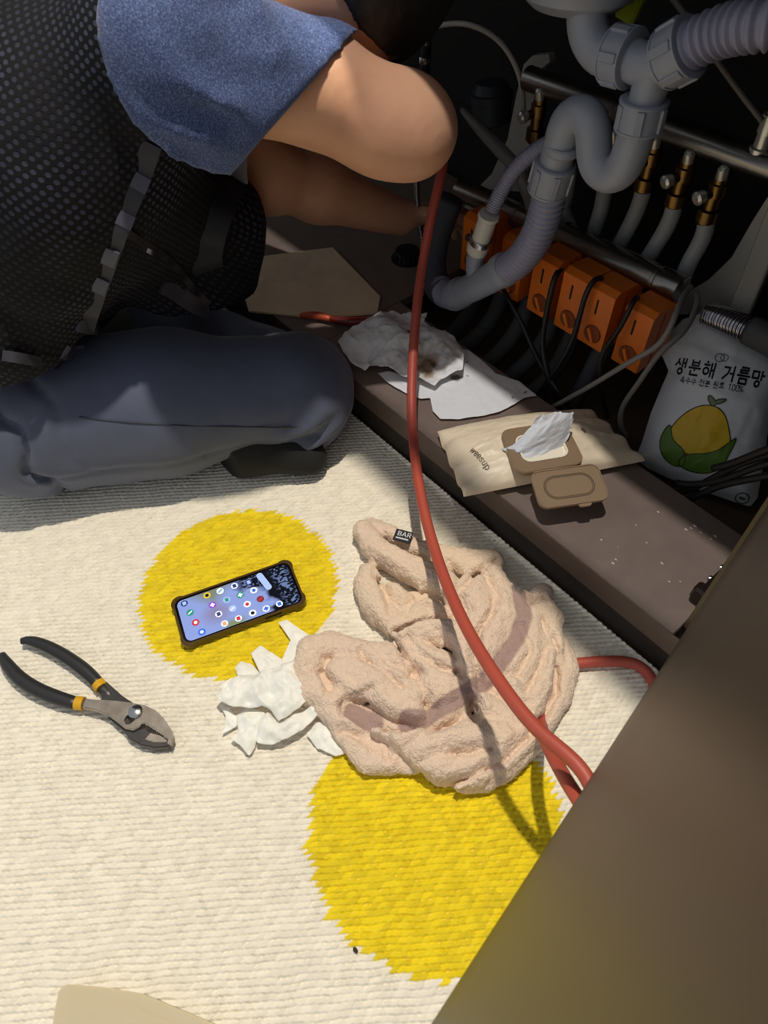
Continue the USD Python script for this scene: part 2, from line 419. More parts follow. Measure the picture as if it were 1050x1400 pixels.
# ------------------------------------------------------------------ woven mat: every stitch a raised oval, dyed cream or yellow
def make_mat():
    fx = np.arange(-0.96, 0.07, 0.0014); fy = np.arange(-0.26, 0.476, 0.0014)
    X = np.r_[np.arange(-1.7, -0.96, 0.02), fx, np.arange(0.075, 0.5, 0.02)]
    Y = np.r_[np.arange(-0.9, -0.26, 0.02), fy]
    gx, gy = np.meshgrid(X, Y, indexing='ij')
    P = np.stack([gx, gy], -1).reshape(-1, 2)
    a, b = np.array([0.0069, -0.0008]), np.array([0.0021, -0.0072])
    Minv = np.linalg.inv(np.stack([a, b], 1))
    wob = np.stack([meshkit.noise(np.c_[P * 45, np.zeros(len(P))], 3), meshkit.noise(np.c_[P * 45, np.zeros(len(P))], 4)], 1) - 0.5
    Q = P + wob * 0.0022
    ij = np.round(Q @ Minv.T)
    hsh = lambda k, s: np.abs(np.sin(k[:, 0] * 12.9898 + k[:, 1] * 78.233 + s) * 43758.5453) % 1
    near = np.full(len(P), 9.0); best = np.zeros(len(P)); cid = np.zeros((len(P), 2))
    e = np.array([0.16, 0.987]); w = np.array([0.987, -0.16])
    for di in (-1, 0, 1):
        for dj in (-1, 0, 1):
            k = ij + [di, dj]
            D = Q - (k[:, :1] * a + k[:, 1:] * b)
            l, c = D @ e / 0.0072, D @ w / 0.0034
            r2 = l * l + c * c
            up = r2 < near; near[up] = r2[up]; cid[up] = k[up]
            best[up] = (1 - 0.62 * r2 + (0.20 + 0.85 * hsh(k, 9.0)) * c * (1 - 0.6 * np.minimum(l * l, 1)) - 0.25 * l)[up]      # each stitch lies tilted over its neighbour
    fine = ((gx.ravel() > -0.962) & (gx.ravel() < 0.072) & (gy.ravel() > -0.262))
    zz = (np.clip(best, -0.3, 1.3) - 1.15) * 0.0031 * (0.7 + 0.6 * hsh(cid, 1.0))
    z = np.where(fine, zz, -0.001)
    ctr = cid[:, :1] * a + cid[:, 1:] * b
    jit = (hsh(cid, 2.0) - 0.5) * 0.004
    dye = np.tile(lin((236, 231, 218)), (len(P), 1))
    dye *= (0.92 + 0.14 * hsh(cid, 3.0))[:, None]
    yel = lin((232, 208, 2))
    c3 = at(-170, 1470, 0)
    for cx, cy, r in ((-0.5, 0.163, 0.1268), (-0.119, 0.156, 0.1335), (c3[0], c3[1], 0.100)):
        ins = np.hypot(ctr[:, 0] - cx, ctr[:, 1] - cy) + jit < r
        dye[ins] = yel * (0.86 + 0.26 * hsh(cid[ins], 5.0))[:, None]
        pale = ins & (hsh(cid, 6.0) > 0.6) & (best < 0.2)
        dye[pale] = lin((242, 220, 90))
    nx, ny = len(X), len(Y)
    idx = np.arange(nx * ny).reshape(nx, ny)
    q = np.stack([idx[:-1, :-1], idx[1:, :-1], idx[1:, 1:], idx[:-1, 1:]], -1).reshape(-1, 4)
    f = np.vstack([q[:, [0, 1, 2]], q[:, [0, 2, 3]]])
    v = np.c_[P, z]
    rim = np.r_[idx[:, 0], idx[-1, 1:], idx[-2::-1, -1], idx[0, -2:0:-1]]
    low = v[rim].copy(); low[:, 2] = -0.0078
    n0 = len(v); nr = len(rim); k = np.arange(nr); k2 = (k + 1) % nr
    f = np.vstack([f, np.stack([rim[k2], rim[k], n0 + k], 1), np.stack([rim[k2], n0 + k, n0 + k2], 1)])
    return trimesh.Trimesh(np.vstack([v, low]), f, process=False), np.vstack([dye, dye[rim]])
_m, _d = make_mat()
single('woven_mat', _m, vcol_look('woven_yarn', 0.75, bump=0.35, bump_scale=900, bump_dist=0.0006, sheen_weight=0.15), 'cream woven floor mat printed with large yellow dots', 'mat', dye=_d)

# ------------------------------------------------------------------ sink cabinet
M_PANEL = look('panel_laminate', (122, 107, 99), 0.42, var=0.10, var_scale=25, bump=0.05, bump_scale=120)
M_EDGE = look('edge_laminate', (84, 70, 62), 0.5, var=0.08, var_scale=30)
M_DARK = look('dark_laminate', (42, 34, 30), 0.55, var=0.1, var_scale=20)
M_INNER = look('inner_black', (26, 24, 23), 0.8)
M_BAND = look('olive_band', (74, 63, 38), 0.5)
M_CHROME = look('chrome', (190, 190, 192), 0.22, 1.0)
M_STEEL = look('brushed_steel', (150, 148, 146), 0.30, 1.0, bump=0.1, bump_scale=150)
M_HINGE = look('hinge_dark', (52, 42, 38), 0.3, 0.6)
CAB = thing('sink_cabinet', 'open brown sink base cabinet with a shallow bottom panel and dark void behind', 'cabinet', (-0.5, 0.75, 0))
PY, PD = 0.473, 0.648
part(CAB, 'bottom_panel', box((-0.735, PY + 0.0008, 0.062), (-0.082, PD, 0.080), 0.001), M_PANEL)
part(CAB, 'bottom_panel', box((-1.55, PY + 0.0008, 0.062), (-0.737, 1.0, 0.079), 0.001), M_PANEL)
part(CAB, 'front_edge', box((-1.55, PY - 0.001, 0.044), (-0.06, PY + 0.0006, 0.0802), 0.0005), M_EDGE)
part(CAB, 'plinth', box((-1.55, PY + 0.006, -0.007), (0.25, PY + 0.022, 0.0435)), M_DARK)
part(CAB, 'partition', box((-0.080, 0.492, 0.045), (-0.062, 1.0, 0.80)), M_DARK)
part(CAB, 'edge_band', box((-0.0805, 0.4895, 0.081), (-0.0615, 0.4918, 0.80)), M_BAND, label='olive edge banding of the partition')
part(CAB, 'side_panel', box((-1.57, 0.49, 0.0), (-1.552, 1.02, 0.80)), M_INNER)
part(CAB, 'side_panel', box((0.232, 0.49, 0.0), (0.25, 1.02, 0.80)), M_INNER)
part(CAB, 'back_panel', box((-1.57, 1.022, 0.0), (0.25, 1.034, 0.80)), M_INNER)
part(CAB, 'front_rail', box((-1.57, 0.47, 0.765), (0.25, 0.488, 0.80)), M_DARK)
_h = part(CAB, 'hinge', join(box((-0.0935, 0.528, 0.088), (-0.0803, 0.585, 0.104), 0.003), box((-0.0985, 0.520, 0.086), (-0.0803, 0.536, 0.108), 0.003)), M_HINGE, label='dark concealed hinge on the partition')
part(_h, 'screw', profile((-0.0936, 0.552, 0.097), (-0.0965, 0.552, 0.097), [(0, 0.004), (0.7, 0.004), (1, 0.003)], 14), M_CHROME)
part(_h, 'screw', profile((-0.0936, 0.574, 0.097), (-0.0965, 0.574, 0.097), [(0, 0.004), (0.7, 0.004), (1, 0.003)], 14), M_CHROME)
# the right-hand door, standing open beside the camera
def door_look():
    nodes = {'p': ('principled_bsdf', {'roughness': 0.42, 'specular_ior_level': 0.2}), 'tc': ('texture_coordinate', {}), 'mp': ('mapping', {'scale': (7.0, 7.0, 0.8)}),
             'n': ('noise_texture', {'scale': 1.6, 'detail': 5.0, 'roughness': 0.55}), 'r': ('rgb_ramp', {'ramp': [(0.25, tuple(lin((28, 22, 16)))), (0.5, tuple(lin((44, 35, 25)))), (0.75, tuple(lin((68, 54, 38))))]})}
    return usdkit.material(stage, '/World/Looks/door_laminate', nodes, [('tc.object', 'mp.vector'), ('mp.vector', 'n.vector'), ('n.fac', 'r.fac'), ('r.color', 'p.base_color')], surface='p.BSDF')
M_DOOR = door_look()
hg, fr = np.array([-0.074, 0.472]), np.array([0.0275, -0.14])
du = (fr - hg) / np.linalg.norm(fr - hg); nn = np.array([-du[1], du[0]])
if nn[0] < 0: nn = -nn
g = prism([hg, fr, fr + nn * 0.018, hg + nn * 0.018], 0.22, 0.798, 0.0012)
part(CAB, 'door', g, M_DOOR, 30)
CT = thing('countertop', 'dark stone kitchen countertop above the open cabinet', 'countertop', (-0.5, 0.75, 0.8))
part(CT, 'slab', box((-2.4, 0.448, 0.802), (1.4, 1.11, 0.842), 0.003), look('stone', (70, 68, 66), 0.3, var=0.2, var_scale=60))

# ------------------------------------------------------------------ floor-heating manifold
M_BRACKET = look('bracket_plastic', (168, 166, 160), 0.5)
M_BRASS = look('brass', (132, 106, 64), 0.35, 1.0, bump=0.1, bump_scale=200)
M_PEX = look('pex_pipe', (150, 152, 154), 0.45, specular_ior_level=0.5)
M_CAP = look('valve_cap', (205, 205, 200), 0.3, 0.7)
MAN = thing('heating_manifold', 'steel two-bar floor heating manifold with brass valves and grey pipes', 'manifold', (-0.5, 0.84, 0))
YU, YL = 0.83, 0.78
def bar(y, px0, px1, r, x0, x1, name):
    a, b = aty(*px0, y), aty(*px1, y); d = (b - a) / (b[0] - a[0])
    p, q = a + d * (x0 - a[0]), a + d * (x1 - a[0])
    part(MAN, name, profile(p, q, [(0, r * 0.7), (0.004, r), (0.3, r), (0.302, r * 1.06), (0.315, r * 1.06), (0.317, r), (0.9, r), (0.902, r * 1.06), (0.915, r * 1.06), (0.917, r), (0.996, r), (1, r * 0.7)], 36), M_STEEL)
    return p, q
up0, up1 = bar(YU, (745, 115), (1040, 222), 0.0155, -0.68, -0.20, 'upper_bar')
lo0, lo1 = bar(YL, (650, 268), (930, 395), 0.0165, -0.745, -0.345, 'lower_bar')
part(MAN, 'label_strip', frame_box((lo0 + lo1) / 2 + np.array([0.06, 0.006, 0.0155]), [(lo1 - lo0) / np.linalg.norm(lo1 - lo0), [0, 1, 0], np.cross((lo1 - lo0) / np.linalg.norm(lo1 - lo0), [0, 1, 0])], [0.14, 0.006, 0.0006]), look('paper_strip', (170, 166, 158), 0.7), label='pale paper label along the lower bar')
for i, x in enumerate(np.linspace(0.0, 0.26, 11)):
    c = (lo0 + lo1) / 2 + np.array([-0.07 + x, 0.006, 0.0168])
    part(MAN, 'print_mark', frame_box(c, np.eye(3), [0.004 + 0.003 * (i % 3), 0.003 + 0.001 * (i % 2), 0.0004]), M_INNER)
def bracket(pix, y, name):
    q = np.array([aty(px, py, y) for px, py in pix])
    pl_ = prism(q[:, [0, 2]], 0, 0.012)
    v = np.asarray(pl_.vertices); pl_ = trimesh.Trimesh(np.c_[v[:, 0], y + v[:, 2], v[:, 1]], pl_.faces[:, ::-1], process=False)
    return part(MAN, name, pl_, M_BRACKET)
bracket([(716, 88), (728, 76), (750, 74), (752, 84), (738, 96), (736, 125), (732, 170), (722, 230), (712, 262), (660, 258), (650, 270), (648, 310), (640, 330), (632, 330), (634, 285), (642, 268), (672, 238), (694, 190), (706, 130)], 0.868, 'bracket')
bracket([(1075, 180), (1062, 250), (1030, 300), (1000, 352), (968, 383), (930, 405), (925, 430), (1005, 428), (1030, 395), (1075, 300)], 0.872, 'bracket')
part(MAN, 'bracket_rib', frame_box((aty(1012, 425, 0.862) + aty(1062, 300, 0.862)) / 2, [np.array([0, 1.0, 0]), (lambda d: d / np.linalg.norm(d))(aty(1062, 300, 0.862) - aty(1012, 425, 0.862)), np.cross([0, 1.0, 0], (lambda d: d / np.linalg.norm(d))(aty(1062, 300, 0.862) - aty(1012, 425, 0.862)))], [0.006, 0.075, 0.014], 0.002), look('bracket_rib', (168, 166, 158), 0.5))
vx = [(738, 140, 775, 300), (787, 178, 766, 300), (838, 198, 812, 318), (894, 205, 846, 336), (939, 226, 890, 346), (984, 248, 946, 352)]
for i, (px, py, bx, by) in enumerate(vx):
    t = aty(px, py, 0.822); 
    v_ = part(MAN, 'valve', join(profile(t + [0, 0, 0.012], t + [0, 0, -0.052], [(0, 0.006), (0.05, 0.0085), (0.2, 0.0085), (0.22, 0.011), (0.45, 0.011), (0.47, 0.0085), (0.7, 0.0085), (0.72, 0.0125), (0.95, 0.0125), (1, 0.010)], 6 * 4),
                                 profile(t + [0, 0, -0.012], t + [-0.006, -0.022, -0.014], [(0, 0.006), (0.7, 0.006), (1, 0.005)], 16)), M_BRASS)
    part(v_, 'knob', profile(t + [-0.005, -0.018, -0.013], t + [-0.008, -0.029, -0.015], [(0, 0.0072), (0.5, 0.0082), (0.8, 0.0082), (1, 0.005)], 20), M_CAP)
    part(v_, 'cap', profile(t + [0.002, -0.004, 0.006], t + [0.002, -0.006, 0.02], [(0, 0.0065), (0.8, 0.0065), (1, 0.004)], 16), M_CAP)
    b_ = aty(bx, by, 0.815)
    e_ = b_ + (b_ - (t + [0, 0, -0.05])) * 0.9; e_[2] = max(e_[2], 0.01)
    part(MAN, 'pipe', tube([t + [0, 0, -0.045], (t + [0, 0, -0.05]) * 0.55 + b_ * 0.45 + [0.004, 0, 0], b_, e_], 0.0105, 16), M_PEX)
vt = aty(1043, 195, 0.83)
part(MAN, 'air_vent', join(profile(vt + [0, 0, -0.02], vt + [0, 0, 0.03], [(0, 0.012), (0.3, 0.012), (0.32, 0.009), (0.6, 0.009), (0.62, 0.011), (1, 0.011)], 24)), M_CAP)
part(MAN, 'vent_nut', profile(vt + [0, 0, 0.03], vt + [0.002, 0, 0.048], [(0, 0.009), (0.5, 0.0105), (1, 0.009)], 6), M_BRASS)

# ------------------------------------------------------------------ orange valve actuators clipped in front of the lower bar
M_ORANGE = look('orange_plastic', (224, 112, 20), 0.45, var=0.05, var_scale=30)
M_ORANGE2 = look('orange_dark', (128, 58, 14), 0.55)
M_BLACK = look('black_rubber', (22, 22, 24), 0.5)
ALAB = ['leftmost orange valve actuator, under the white clamped hose sleeve', 'second orange valve actuator, half hidden behind the grey drain hose', 'third orange valve actuator from the left, just right of the drain hose', 'fourth orange valve actuator with two black cables down its left side', 'fifth orange valve actuator touching its left neighbour', 'rightmost orange valve actuator, set apart nearest the white bag']
for i, (px, py) in enumerate([(640, 335), (692, 365), (735, 390), (774, 412), (808, 432), (857, 460)]):
    c = aty(px, py, 0.715) + [0.008, 0, 0]; hw, hz, dp = 0.0205, 0.046, 0.062
    A = thing('valve_actuator', ALAB[i], 'valve actuator', (c[0], c[1] + dp / 2, c[2] - hz), group='orange valve actuators')
    prof = Polygon([(0, -hz), (dp, -hz + 0.004), (dp, hz - 0.012), (dp * 0.75, hz - 0.004), (0.010, hz), (0, hz - 0.006)])
    g = trimesh.creation.extrude_polygon(prof.buffer(-0.002).buffer(0.002), hw * 2, engine='earcut')
    v = np.asarray(g.vertices); g.vertices = np.c_[c[0] - hw + v[:, 2], c[1] + v[:, 0], c[2] + v[:, 1]]; trimesh.repair.fix_normals(g)
    part(A, 'housing', g, M_ORANGE, 25)
    part(A, 'seam', box((c[0] - hw - 0.0008, c[1] + 0.024, c[2] - hz + 0.003), (c[0] + hw + 0.0008, c[1] + 0.0255, c[2] + hz - 0.006)), M_ORANGE2)
    k = c + [0.001, 0, -0.024]
    part(A, 'dial', join(profile(k + [0, 0.001, 0], k + [0, -0.002, 0], [(0, 0.0135), (0.6, 0.0135), (1, 0.0125)], 24)), M_ORANGE2)
    part(A, 'dial_grip', frame_box(k + [0, -0.0035, 0], [[0.86, 0, 0.5], [0, 1, 0], [-0.5, 0, 0.86]], [0.0022, 0.003, 0.0105], 0.0008), M_ORANGE)
    part(A, 'print_mark', frame_box(c + [-0.003, -0.0001, 0.017], np.eye(3), [0.0014, 0.0004, 0.011]), M_INNER)
    part(A, 'collar', profile(c + [0, dp - 0.001, 0.012], c + [0, dp + 0.014, 0.012], [(0, 0.012), (1, 0.012)], 20), M_INNER)

# ------------------------------------------------------------------ grey insulated pipes rising from the floor under the actuators
M_INSUL = look('pipe_foam', (66, 68, 72), 0.8, bump=0.2, bump_scale=150)
for i, (px, py, qx, qy) in enumerate([(560, 500, 640, 430), (604, 496, 672, 436), (648, 512, 708, 448), (680, 530, 742, 468), (712, 548, 764, 496), (775, 560, 812, 500)]):
    a, b = at(px, py, 0.012), aty(qx, qy, 0.735)
    single('floor_pipe', tube([a + [0, -0.02, -0.006], a, b * 0.6 + a * 0.4 + [0, 0, -0.01], b, b + [0, 0.02, 0.05]], 0.0125, 12), M_INSUL, 'grey foam-covered heating pipe rising from the floor beneath the orange actuators, %s from the left' % ['first', 'second', 'third', 'fourth', 'fifth', 'sixth'][i], 'pipe', smooth=True, group='foam-covered heating pipes')

# ------------------------------------------------------------------ sink drain with S-trap
M_PVC = look('grey_pvc', (146, 152, 166), 0.38, specular_ior_level=0.5)
M_PVC2 = look('grey_hose', (146, 146, 168), 0.42)
M_SLEEVE = look('blue_grey_sleeve', (62, 66, 76), 0.75, bump=0.15, bump_scale=120)
M_WHITEP = look('white_plastic', (206, 203, 195), 0.45)
YD = 0.66
D = lambda px, py, dy=0.0: aty(px, py, YD + dy)
DR = thing('sink_drain', 'grey plastic sink drain with S-bend trap, slip nuts and corrugated hoses', 'drain', (-0.44, YD, 0))
s0 = D(772, -12); cz = D(800, 34)
part(DR, 'strainer_body', profile([s0[0], YD + 0.02, cz[2] + 0.004], [s0[0], YD + 0.02, cz[2] + 0.12], [(0, 0.028), (0.03, 0.045), (0.12, 0.058), (0.3, 0.064), (0.6, 0.066), (0.62, 0.072), (0.7, 0.072), (0.72, 0.066), (1, 0.066)], 48), M_PVC)
e0, e1 = D(803, 5), D(803, 62); tee = D(900, 88)
part(DR, 'elbow', tube([e0, e0 * 0.5 + e1 * 0.5, e1 + [0.003, 0, 0.006], e1 + [0.018, 0, -0.002], D(842, 78), D(866, 83)], 0.0192, 24), M_PVC, smooth=True)
part(DR, 'slip_nut', nut(D(836, 74), D(866, 81), 0.0262), M_PVC)
part(DR, 'tee', join(tube([D(862, 80), tee, D(918, 80), D(926, 76)], 0.0185, 24), tube([tee + [0, 0, 0.004], D(892, 110), D(880, 150)], 0.0172, 24)), M_PVC, smooth=40)
part(DR, 'slip_nut', nut(D(910, 82), D(946, 62), 0.0265), M_PVC)
rib = lambda r, pitch, depth: (lambda s: r + depth * (0.5 + 0.5 * math.cos(2 * math.pi * s / pitch)))
part(DR, 'overflow_hose', tube([D(936, 68), D(965, 52), D(1000, 40), D(1050, 32), D(1110, 30, 0.03)], rib(0.0168, 0.0085, 0.004), 28, step=0.0011), M_PVC2, smooth=True)
part(DR, 'slip_nut', nut(D(882, 135), D(872, 178), 0.0238), M_PVC)
part(DR, 'trap', tube([D(880, 150), D(868, 190), D(862, 208), D(850, 231), D(831, 238), D(816, 224), D(812, 196), D(809, 172), D(797, 157), D(779, 163), D(769, 186), D(764, 205), D(756, 236)], 0.0186, 28, step=0.003), M_PVC, smooth=True)
part(DR, 'trap_collar', profile(D(770, 196), D(767, 208), [(0, 0.0188), (0.2, 0.02), (0.8, 0.02), (1, 0.0188)], 32), M_PVC)
part(DR, 'slip_nut', nut(D(760, 222), D(748, 262), 0.0238), M_PVC)
part(DR, 'drain_hose', tube([D(752, 252), D(745, 292), D(730, 330), D(708, 358), D(680, 374)], rib(0.0178, 0.0068, 0.0028), 28, step=0.0011), M_PVC2, smooth=True)
part(DR, 'coupling', join(tube([D(690, 369), D(660, 386), D(622, 404)], 0.0205, 28), profile(D(694, 366), D(682, 373), [(0, 0.021), (0.2, 0.023), (0.8, 0.023), (1, 0.021)], 32), profile(D(634, 398), D(618, 406), [(0, 0.021), (0.2, 0.023), (0.8, 0.023), (1, 0.021)], 32),
     tube([D(652, 384), D(649, 362), D(653, 344)], 0.0125, 20)), M_PVC, smooth=40)
part(DR, 'outlet_hose', tube([D(628, 401), D(608, 402, 0.01), D(598, 388, 0.02)], rib(0.0185, 0.005, 0.0018), 28, step=0.0011), M_PVC2, smooth=True)
part(DR, 'sleeve', tube([D(606, 400, 0.012), D(595, 385, 0.02), D(592, 355, 0.03), D(597, 325, 0.04), D(606, 296, 0.05), D(616, 270, 0.06)], 0.0205, 24), M_SLEEVE, smooth=True, label='dark blue-grey foam sleeve on the outlet')
part(DR, 'branch_hose', tube([D(765, 190, 0.04), D(735, 205, 0.03), D(706, 230, 0.02), D(685, 262, 0.01), D(672, 290)], rib(0.0088, 0.0032, 0.0012), 18, step=0.0007), M_PVC2, smooth=True)
cn = part(DR, 'connector', profile(D(669, 293), D(652, 343), [(0, 0.0135), (0.06, 0.0145), (0.1, 0.0125), (0.6, 0.0125), (0.75, 0.0135), (0.85, 0.0155), (1, 0.0145)], 28), M_WHITEP, label='white rubber connector with a steel clamp')
part(cn, 'clamp', join(profile(D(658, 325), D(655.5, 332), [(0, 0.0142), (0.1, 0.0152), (0.9, 0.0152), (1, 0.0142)], 28), frame_box(D(643, 326), np.eye(3), [0.007, 0.004, 0.004], 0.001)), M_CHROME)

# ------------------------------------------------------------------ loose pipes, tubes and cables in the cabinet
single('waste_pipe', tube([aty(632, 150, 0.80), aty(650, 170, 0.79), aty(690, 212, 0.77), aty(712, 240, 0.76), aty(728, 285, 0.77), aty(735, 330, 0.78)], [0.004, 0.008, 0.0095, 0.0095, 0.0095, 0.0095], 18), look('pipe_pale', (112, 110, 108), 0.5), 'pale grey slanting pipe crossing behind the thin corrugated hose', 'pipe', smooth=True)
single('water_tube', tube([aty(591, 37, 0.80), aty(612, 33, 0.80), aty(645, 35, 0.80), aty(680, 54, 0.81), aty(700, 80, 0.82), aty(711, 108, 0.83), aty(716, 150, 0.85)], 0.0036, 12), look('white_tube', (176, 174, 170), 0.4), 'thin white water tube arching above the manifold', 'tube', smooth=True)
FH = thing('faucet_hose', 'black faucet hose with small chrome collars hanging at the top of the cabinet', 'hose', aty(580, 100, 0.80))
part(FH, 'hose', tube([aty(584, -30, 0.80), aty(583, 40, 0.80), aty(581, 90, 0.80), aty(578, 130, 0.80), aty(576, 180, 0.80)], 0.008, 16), M_BLACK, smooth=True)
for py in (33, 52, 77, 108):
    part(FH, 'collar', profile(aty(582.5 - py * 0.02, py, 0.799), aty(582 - py * 0.02, py + 9, 0.799), [(0, 0.0085), (0.2, 0.0095), (0.8, 0.0095), (1, 0.0085)], 20), M_CHROME)
single('water_filter', profile(aty(672, 168, 0.90), aty(672, 112, 0.90), [(0, 0.026), (0.05, 0.031), (0.55, 0.031), (0.57, 0.034), (0.75, 0.034), (0.78, 0.030), (1, 0.024)], 32), look('filter_blue', (46, 52, 60), 0.5), 'dark blue-grey cylindrical filter housing behind the elbow', 'filter')
single('thin_cable', tube([aty(912, -12, 0.75), aty(944, 30, 0.755), aty(975, 75, 0.77), aty(1042, 165, 0.80)], 0.0032, 10), look('cable_grey', (104, 102, 98), 0.5), 'thin grey cable running down to the air vent at right', 'cable', smooth=True)
SP = thing('sponge', 'small yellow-green sponge tucked above the drain elbow', 'sponge', aty(868, 8, 0.72))
part(SP, 'foam', frame_box(aty(868, -6, 0.72), [[0.94, 0.2, -0.27], [-0.2, 0.97, 0.1], [0.28, -0.04, 0.96]], [0.011, 0.008, 0.022], 0.003), look('sponge_green', (150, 170, 30), 0.8, bump=0.5, bump_scale=200))
single('flexible_conduit', tube([aty(569, 225, 0.74), aty(570, 262, 0.74), aty(573, 300, 0.74), aty(578, 335, 0.74), aty(580, 372, 0.74)], rib(0.0042, 0.003, 0.0008), 14, step=0.0007), M_STEEL, 'ribbed silver flexible conduit hanging beside the red hose', 'conduit', smooth=True)
BO = thing('plastic_jar', 'dark translucent plastic jar standing behind the crumpled tissue', 'jar', at(556, 470, 0.0))
jb = aty(556, 425, 0.74); jt = aty(560, 346, 0.74)
M_JAR = look('smoky_plastic', (40, 42, 48), 0.15, transmission_weight=0.3)
part(BO, 'body', profile([jb[0], jb[1], 0.0805], [jb[0], jb[1], jt[2] - 0.02], [(0, 0.024), (0.05, 0.028), (0.8, 0.028), (0.95, 0.018), (1, 0.016)], 36), M_JAR)
part(BO, 'cap', nut([jb[0], jb[1], jt[2] - 0.02], [jb[0], jb[1], jt[2] + 0.004], 0.02, 14), M_JAR)
MGC = look('cable_sleeve_grey', (128, 124, 120), 0.5)
single('grey_cable', tube([aty(945, 392, 0.775), aty(936, 402, 0.75), aty(924, 430, 0.70), aty(905, 466, 0.68), aty(870, 490, 0.67), aty(820, 520, 0.665), aty(762, 553, 0.66), at(735, 566, 0.02)], 0.0036, 10), MGC, 'grey cable curving from the lower bar down past the bag towards the wipes', 'cable', smooth=True)
single('grey_cable', tube([aty(952, 400, 0.785), aty(950, 425, 0.755), aty(930, 458, 0.72), aty(905, 480, 0.70), aty(872, 525, 0.69), aty(850, 560, 0.69), aty(849, 582, 0.69), at(858, 592, 0.01)], 0.0036, 10), MGC, 'grey cable looping down along the left side of the white bag', 'cable', smooth=True)
single('black_cable', tube([aty(768, 366, 0.73), aty(757, 385, 0.706), aty(748, 425, 0.702), aty(742, 470, 0.69), aty(752, 520, 0.68), at(765, 560, 0.012)], 0.0042, 10), M_BLACK, 'black cable hanging over the left edge of the fourth actuator', 'cable', smooth=True)
single('black_cable', tube([aty(822, 380, 0.73), aty(806, 392, 0.706), aty(793, 430, 0.702), aty(780, 470, 0.692), aty(750, 520, 0.68), at(722, 556, 0.012)], 0.0036, 10), M_BLACK, 'black cable crossing the fifth orange actuator', 'cable', smooth=True)
single('black_cable', tube([aty(872, 408, 0.74), aty(862, 420, 0.706), aty(845, 452, 0.70), aty(826, 480, 0.694), aty(820, 510, 0.69), at(830, 570, 0.012)], 0.0034, 10), M_BLACK, 'black cable crossing the rightmost orange actuator', 'cable', smooth=True)
single('black_cable', tube([aty(684, 382, 0.72), aty(693, 405, 0.705), aty(712, 440, 0.70), aty(735, 490, 0.69), aty(760, 530, 0.68), at(782, 565, 0.012)], 0.0036, 10), M_BLACK, 'black cable slanting down below the second orange actuator', 'cable', smooth=True)

# ------------------------------------------------------------------ white bag of compost nets
def make_bag():
    bl, br = at(869, 628, 0.02), at(1034, 690, 0.02)
    tl = aty(899, 455, 0.80)
    s = (br - bl); s /= np.linalg.norm(s); w = np.linalg.norm(br - bl)
    t = tl - bl; t -= s * (t @ s); hgt = np.linalg.norm(t); t /= hgt
    n = np.cross(s, t); n = n if n[1] < 0 else -n
    def st(px, py):
        r = ray(px, py); k = ((bl - EYE) @ n) / (r @ n); p = EYE + r * k - bl
        return np.array([p @ s, p @ t])
    out = [(868, 626), (877, 606), (890, 564), (905, 528), (914, 507), (905, 486), (897, 464), (915, 455), (934, 436), (960, 428), (982, 431), (996, 447), (1022, 470), (1050, 488), (1066, 505), (1058, 545), (1050, 590), (1043, 640), (1036, 680), (1026, 693), (1000, 685), (950, 668), (914, 654), (885, 640)]
    poly = Polygon([st(*p) for p in out]).buffer(-0.004).buffer(0.004)
    depth = lambda x, y: np.array([poly.exterior.distance(Point(a, b)) for a, b in zip(np.ravel(x), np.ravel(y))]).reshape(np.shape(x))
    def bulge(x, y):
        d = depth(x, y)
        b = 0.034 * (1 - np.exp(-d / 0.022)) * (1 - 0.55 * np.clip((np.asarray(y) - hgt * 0.70) / (hgt * 0.3), 0, 1))
        q = np.stack([x, y, np.zeros_like(x)], -1)
        return b + 0.006 * ridged(q * np.array([22, 14, 1]), 3, 5) * np.clip(d / 0.01, 0, 1) + 0.002 * ridged(q * 70, 2, 8) * np.clip(d / 0.01, 0, 1)
    zf = lambda x, y: bulge(x, y)
    g = sheet(np.array(poly.exterior.coords), zf, 0.0035, 0.0, 0.15, 3)
    v = np.asarray(g.vertices); nh = len(v) // 2
    v = v.copy(); d = depth(v[nh:, 0], v[nh:, 1]); v[nh:, 2] = -0.018 * (1 - np.exp(-d / 0.02))
    W = bl + v[:, :1] * s + v[:, 1:2] * t + v[:, 2:] * n
    mm = trimesh.Trimesh(W, g.faces, process=False); trimesh.repair.fix_normals(mm)
    fn = lambda lift: (lambda x, y: bl + np.asarray(x)[:, None] * s + np.asarray(y)[:, None] * t + (bulge(x, y) + lift)[:, None] * n)
    return mm, fn, st, bl
BAGM, BAGF, BST, bagc = make_bag()
BAG = thing('compost_net_bag', 'white plastic bag of compost nets with black lettering and a yellow corn emblem', 'bag', bagc)
part(BAG, 'bag', BAGM, look('bag_film', (236, 238, 242), 0.32, specular_ior_level=0.5, bump=0.15, bump_scale=60), smooth=True)
